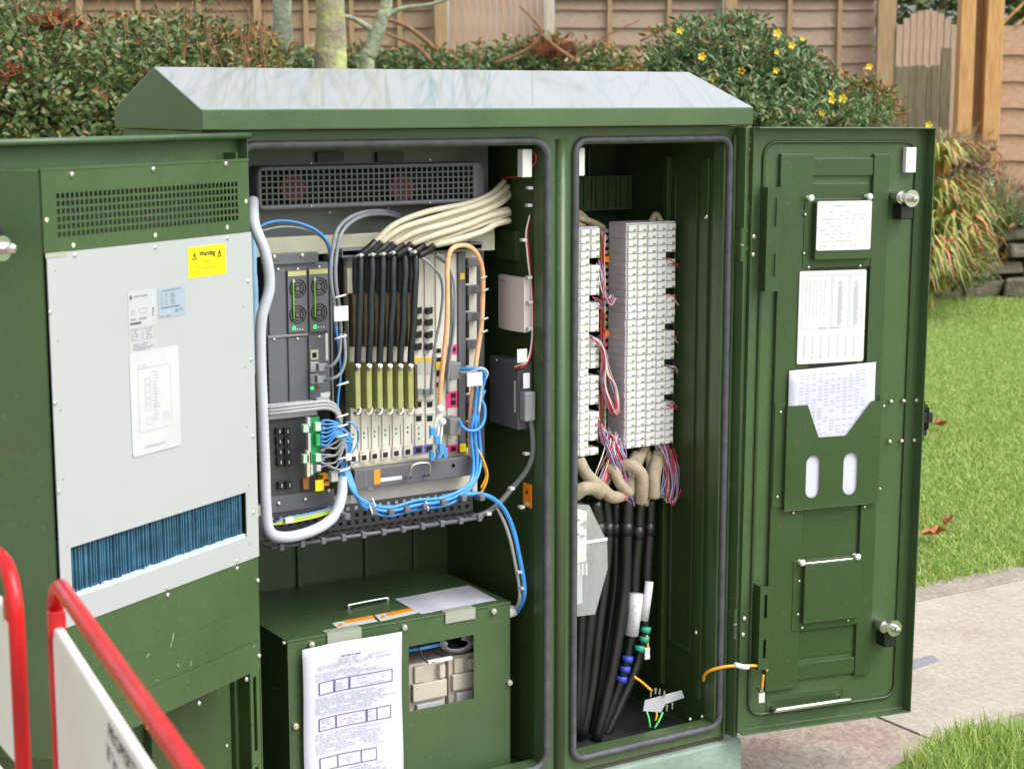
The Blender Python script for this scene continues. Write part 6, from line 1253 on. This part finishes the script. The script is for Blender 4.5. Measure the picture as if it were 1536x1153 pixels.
for (x, y1, m, g_, sd_) in ((968, 944, GBAND, 'green band on a black cable, upper', 1), (966, 958, GBAND, 'green band on a black cable, middle', 1), (959, 972, GBAND, 'green band on a black cable, lowest', 1), (941, 988, BBAND, 'blue band on a black cable, upper', 1), (937, 1003, BBAND, 'blue band on a black cable, middle', 1), (932, 1018, BBAND, 'blue band on a black cable, lowest', 1)):
    sleeve((x+1, y1-4), (x-1, y1+4), .117, .0125 if m is BBAND else .0115, m, 'colour_band', g_, 'tape band')
# clear cover with parts behind
cc = thing_at('clear_cover', 885, 925, .08, 'clear plastic cover over white terminals at the left of the right compartment', 'cover')
A_ = [CAB.P(*q, .055) for q in ((860, 756), (884, 757), (911, 812), (912, 852), (893, 921), (860, 925))]
b = MB(); b.poly([(p.x, p.z) for p in reversed(A_)], .055, .0575); b.build('cover_face', CLEAR, cc, bevel=.0006)
b = MB()
for i in range(1, 5):
    p, q = A_[i], A_[(i+1) % 6]; 
    if i == 4: break
    b.add([(p.x, .0577, p.z), (q.x, .0577, q.z), (q.x, .11, q.z), (p.x, .11, p.z)], [(0, 1, 2, 3)])
b.build('cover_side', CLEAR, cc)
b = MB(); p = CAB.P(884, 812, .054); q = CAB.P(911, 812, .054); b.box(p.x-.03, q.x, .0535, .0548, p.z-.004, p.z+.003); b.build('cover_rib', mat('clear_edge', (.75, .78, .77), .2, alpha=.7), cc)
tm = thing_at('small_terminal_block', 875, 900, .1, 'white terminal block behind the clear cover', 'terminal block')
part('body', TERM, tm, (858, 770), (880, 842), .085, .12, .002); part('lower_plate', LGREY, tm, (858, 850), (874, 905), .09, .10, .002); part('tag', YEL, tm, (858, 832), (867, 842), .083, .0848)
for k in range(4): part('pin', TERM, tm, (861+k*6, 845), (863+k*6, 862), .085, .095)
b = MB()
for k in range(10): p = CAB.P(870+random.uniform(-6, 9), 775+random.uniform(0, 30), .082); b.box(p.x-.002, p.x+.002, .080, .0848, p.z-.002, p.z+.002)
b.build('contacts', MGREY, tm, kind='stuff')
# perforated plate at the back
b = MB(); a = CAB.P(872, 268, .33); c = CAB.P(972, 310, .33); N = 22
for i in range(N+1): x = a.x+(c.x-a.x)*i/N; b.box(x-.0035 if i % 4 else x-.007, x+.0035 if i % 4 else x+.007, .33, .3315, c.z, a.z)
for i in range(7): z = c.z+(a.z-c.z)*i/6; b.box(a.x, c.x, .3302, .3313, z-.004, z+.004)
o_pp = b; o_pp.mi = 1; o_pp.box(a.x, c.x, .3330, .3345, c.z, a.z); b.build('perforated_plate', [GREEN_LIT, HOLE], None, label='green perforated plate at the back above the terminal columns', cat='plate')
# bonding bracket and wires at the bottom right
br = thing_at('earth_bracket', 990, 1060, .08, 'galvanised earth bracket with clamps near the bottom of the right compartment', 'bracket')
b = MB(); q = [CAB.P(*p, .08) for p in ((965, 1066), (968, 1050), (990, 1044), (1023, 1035), (1027, 1046), (998, 1056), (992, 1068))]; b.poly([(p.x, p.z) for p in q], .08, .084); b.build('plate', LGREY, br, bevel=.001)
for (x, y) in ((976, 1040), (983, 1036), (989, 1037), (996, 1040), (1000, 1062), (1008, 1059)): b = MB(); p = CAB.P(x, y, .075); b.cyl(p+Vector((0, 0, -.006)), p+Vector((.001, 0, .008)), .0028, 10); b.build('bolt', STEEL, br)
for i, (p0, p1, m) in enumerate((((970, 1066), (975, 1090), LIME), ((994, 1068), (982, 1091), LIME), ((985, 1068), (983, 1080), YORANGE))):
    cable('earth_wire', m, [(*p0, .078), ((p0[0]+p1[0])/2+1, (p0[1]+p1[1])/2, .07), (*p1, .07)], .0022, ('left bright green', 'right bright green', 'short orange')[i]+' wire hanging from the earth bracket')
cable('earth_wire', YORANGE, [(951, 1014, .09), (962, 1022, .085), (969, 1028, .085), (978, 1036, .08)], .003, 'yellow and green earth wire reaching the bracket from the black cables')
cable('earth_wire', YORANGE, [(970, 952, .11), (971, 962, .11), (972, 972, .11)], .003, 'short yellow wire end below the green bands')
part('wire_tip', LABEL, None, (968, 972), (975, 988), .105, .11, .001, label='small white tip below the short yellow wire', cat='tip')
screws(CAB, [(1035, 1078), (1053, 1074)], .03, br, r=.004); 
b = MB(); p = CAB.PX(1060, 325, .958); b.dome(p, (-1, 0, 0), .006, .006); b.build('stud', STEEL, wr); b = MB(); p = CAB.PX(1044, 948, .958); b.dome(p, (-1, 0, 0), .007, .006); b.build('stud', STEEL, wr)
# orange earth strap from the frame to the door
st = cable('earth_strap', YORANGE, [(1055, 1020, .01), (1057, 1011, -.01), (1068, 1004, -.03), (1090, 999, -.05), (1112, 998, -.06), (1135, 998, -.06), (1149, 999, -.055), (1150, 1006, -.05)], .0034, 'orange earth strap bridging from the frame to the right door')
b = MB(); b.ptube([(1102, 996, -.058), (1112, 999, -.061), (1122, 1000, -.061)], .0058, 10); b.build('tag', WHITE, st)
b = MB(DR); b.ptube([(1145, 1012, -.036), (1144, 1020, -.034), (1143, 1032, -.030)], .0030, 8); b.build('wire_tail', YORANGE, st); b = MB(DR); p = DR.P(1143, 1036, -.034); b.cyl(p, p+Vector((0, .02, 0)), .005, 10); b.build('bolt', STEEL, st); b = MB(DR); b.pb(1139, 1040, 1147, 1053, -.034, -.028); b.build('wire_tip', WHITE, st, bevel=.001)
# paper in the door pocket
q = [DR.P(*p, -.017) for p in ((1184, 556), (1317, 543), (1311, 604), (1315, 760), (1182, 768), (1181, 606))]
xA, xB = DR.P(1184, 556, -.017).x, DR.P(1314, 560, -.017).x; zT0, zT1 = DR.P(1184, 556, -.017).z, DR.P(1316, 543, -.017).z; zB = DR.P(1250, 760, -.017).z
b = MB(DR); nx, nz = 10, 10
def dq(u, v): zt2 = zT0+(zT1-zT0)*u; return (xA+(xB-xA)*u, -.0165-.0015*math.sin(u*5+v*2)*(1 if v < .35 else .3), zt2+(zB-zt2)*v)
b.add([dq(i/nx, j/nz) for j in range(nz+1) for i in range(nx+1)], [(j*(nx+1)+i, (j+1)*(nx+1)+i, (j+1)*(nx+1)+i+1, j*(nx+1)+i+1) for j in range(nz) for i in range(nx)], True)
sh = b.build('record_sheet', PAPER, None, label='sheaf of white record sheets standing in the pocket of the right door', cat='paper'); sh.modifiers.new('th', 'SOLIDIFY').thickness = .0003
b = MB(DR)
rs = random.Random(4)
for i in range(20):
    v = .04+i*.022
    for j in range(11):
        if rs.random() < .75: u = .12+j*.072; p = dq(u, v); q_ = dq(u+.045, v+.009); b.quad((p[0], p[1]-.0007, q_[2]), (q_[0], p[1]-.0007, q_[2]), (q_[0], p[1]-.0007, p[2]), (p[0], p[1]-.0007, p[2]))
b.build('printing', mat('ink_pale_lilac', (.46, .48, .59), .6), sh, kind='stuff')

# ================================================================= red and white barriers in the foreground
def barrier(p_far, p_near, ztop, label, lettering, rt=.0094, board_top=.052):
    d = (p_near-p_far); L_ = d.length; ang = math.atan2(d.y, d.x); fr = Frame((p_far.x, p_far.y, 0), ang)
    e = empty('safety_barrier', (p_far+p_near)/2, label=label, cat='barrier', group='red and white safety barriers')
    rc = .055
    pts = [(0, 0, .02), (0, 0, ztop-rc)]+[(rc-rc*math.cos(R(t)), 0, ztop-rc+rc*math.sin(R(t))) for t in (15, 30, 45, 60, 75, 90)]+[(L_-rc, 0, ztop)]+[(L_-rc+rc*math.sin(R(t)), 0, ztop-rc+rc*math.cos(R(t))) for t in (15, 30, 45, 60, 75, 90)]+[(L_, 0, .02)]
    b = MB(fr); b.tube(pts, rt, 16); b.build('tube_frame', REDP, e)
    b = MB(fr); b.rrect(.012, L_-.012, .765, ztop-board_top, .01, -.006, .006); bd = b.build('board', WBOARD, e, bevel=.004)
    b = MB(fr); b.rrect(.012, L_-.012, .50, .725, .01, -.006, .006); b.build('board', WBOARD, e, bevel=.004)
    for z in (ztop-board_top+.004, .745, .51):
        for x in (.012, L_-.012): b = MB(fr); b.box(x-.008, x+.012, -.010, .008, z-.014, z+.014); b.build('clamp', REDP, e, bevel=.002)
    b = MB(fr); b.tube([(.0, 0, .47), (L_, 0, .47)], rt*.8, 12); b.build('cross_tube', REDP, e)
    for x in (.02, L_-.02): b = MB(fr); b.box(x-.02, x+.02, -.20, .20, .001, .03); b.build('foot', BLACK, e, bevel=.006)
    return e, fr, bd
pf = CAB.PZ(81, 884, .985); d = (CAB.PZ(300, 1153, 1.0)-CAB.PZ(104, 882, 1.0)).normalized()
pf = Vector((pf.x, pf.y, 0)); pn = pf+Vector((d.x, d.y, 0)).normalized()*1.05
E1, BF1, bd1 = barrier(pf, pn, 1.0, 'red tubed barrier with white lettered board and its long top rail in view', None)
q = BF1.P(162, 1104, -.0064); q2 = BF1.P(210, 1153, -.0064); q3 = BF1.P(160, 1137, -.0064)
text(BF1, 'PROPERTY OF', (q.x, -.0064, q.z), .0215, INK, bd1, bold=.0002, sx=abs(q2.x-q.x)/(5.0*.0215))
text(BF1, 'If lo', (q3.x, -.0064, q3.z), .026, INKB, bd1, bold=.0002, sx=abs(q2.x-q.x)/(5.0*.0215))
pe = CAB.PZ(22, 872, .985); pe = Vector((pe.x, pe.y, 0)); dd = (Vector((pe.x, pe.y, 0))-Vector((CAM.x, CAM.y, 0))); 
d2 = CAB.PZ(-110, 742, 1.0)-CAB.PZ(5, 838, 1.0); d2 = Vector((d2.x, d2.y, 0)).normalized()
E2, BF2, bd2 = barrier(pe+d2*1.05, pe, 1.0, 'red tubed barrier at the far left edge with only its rounded corner in view', None)
#PART4
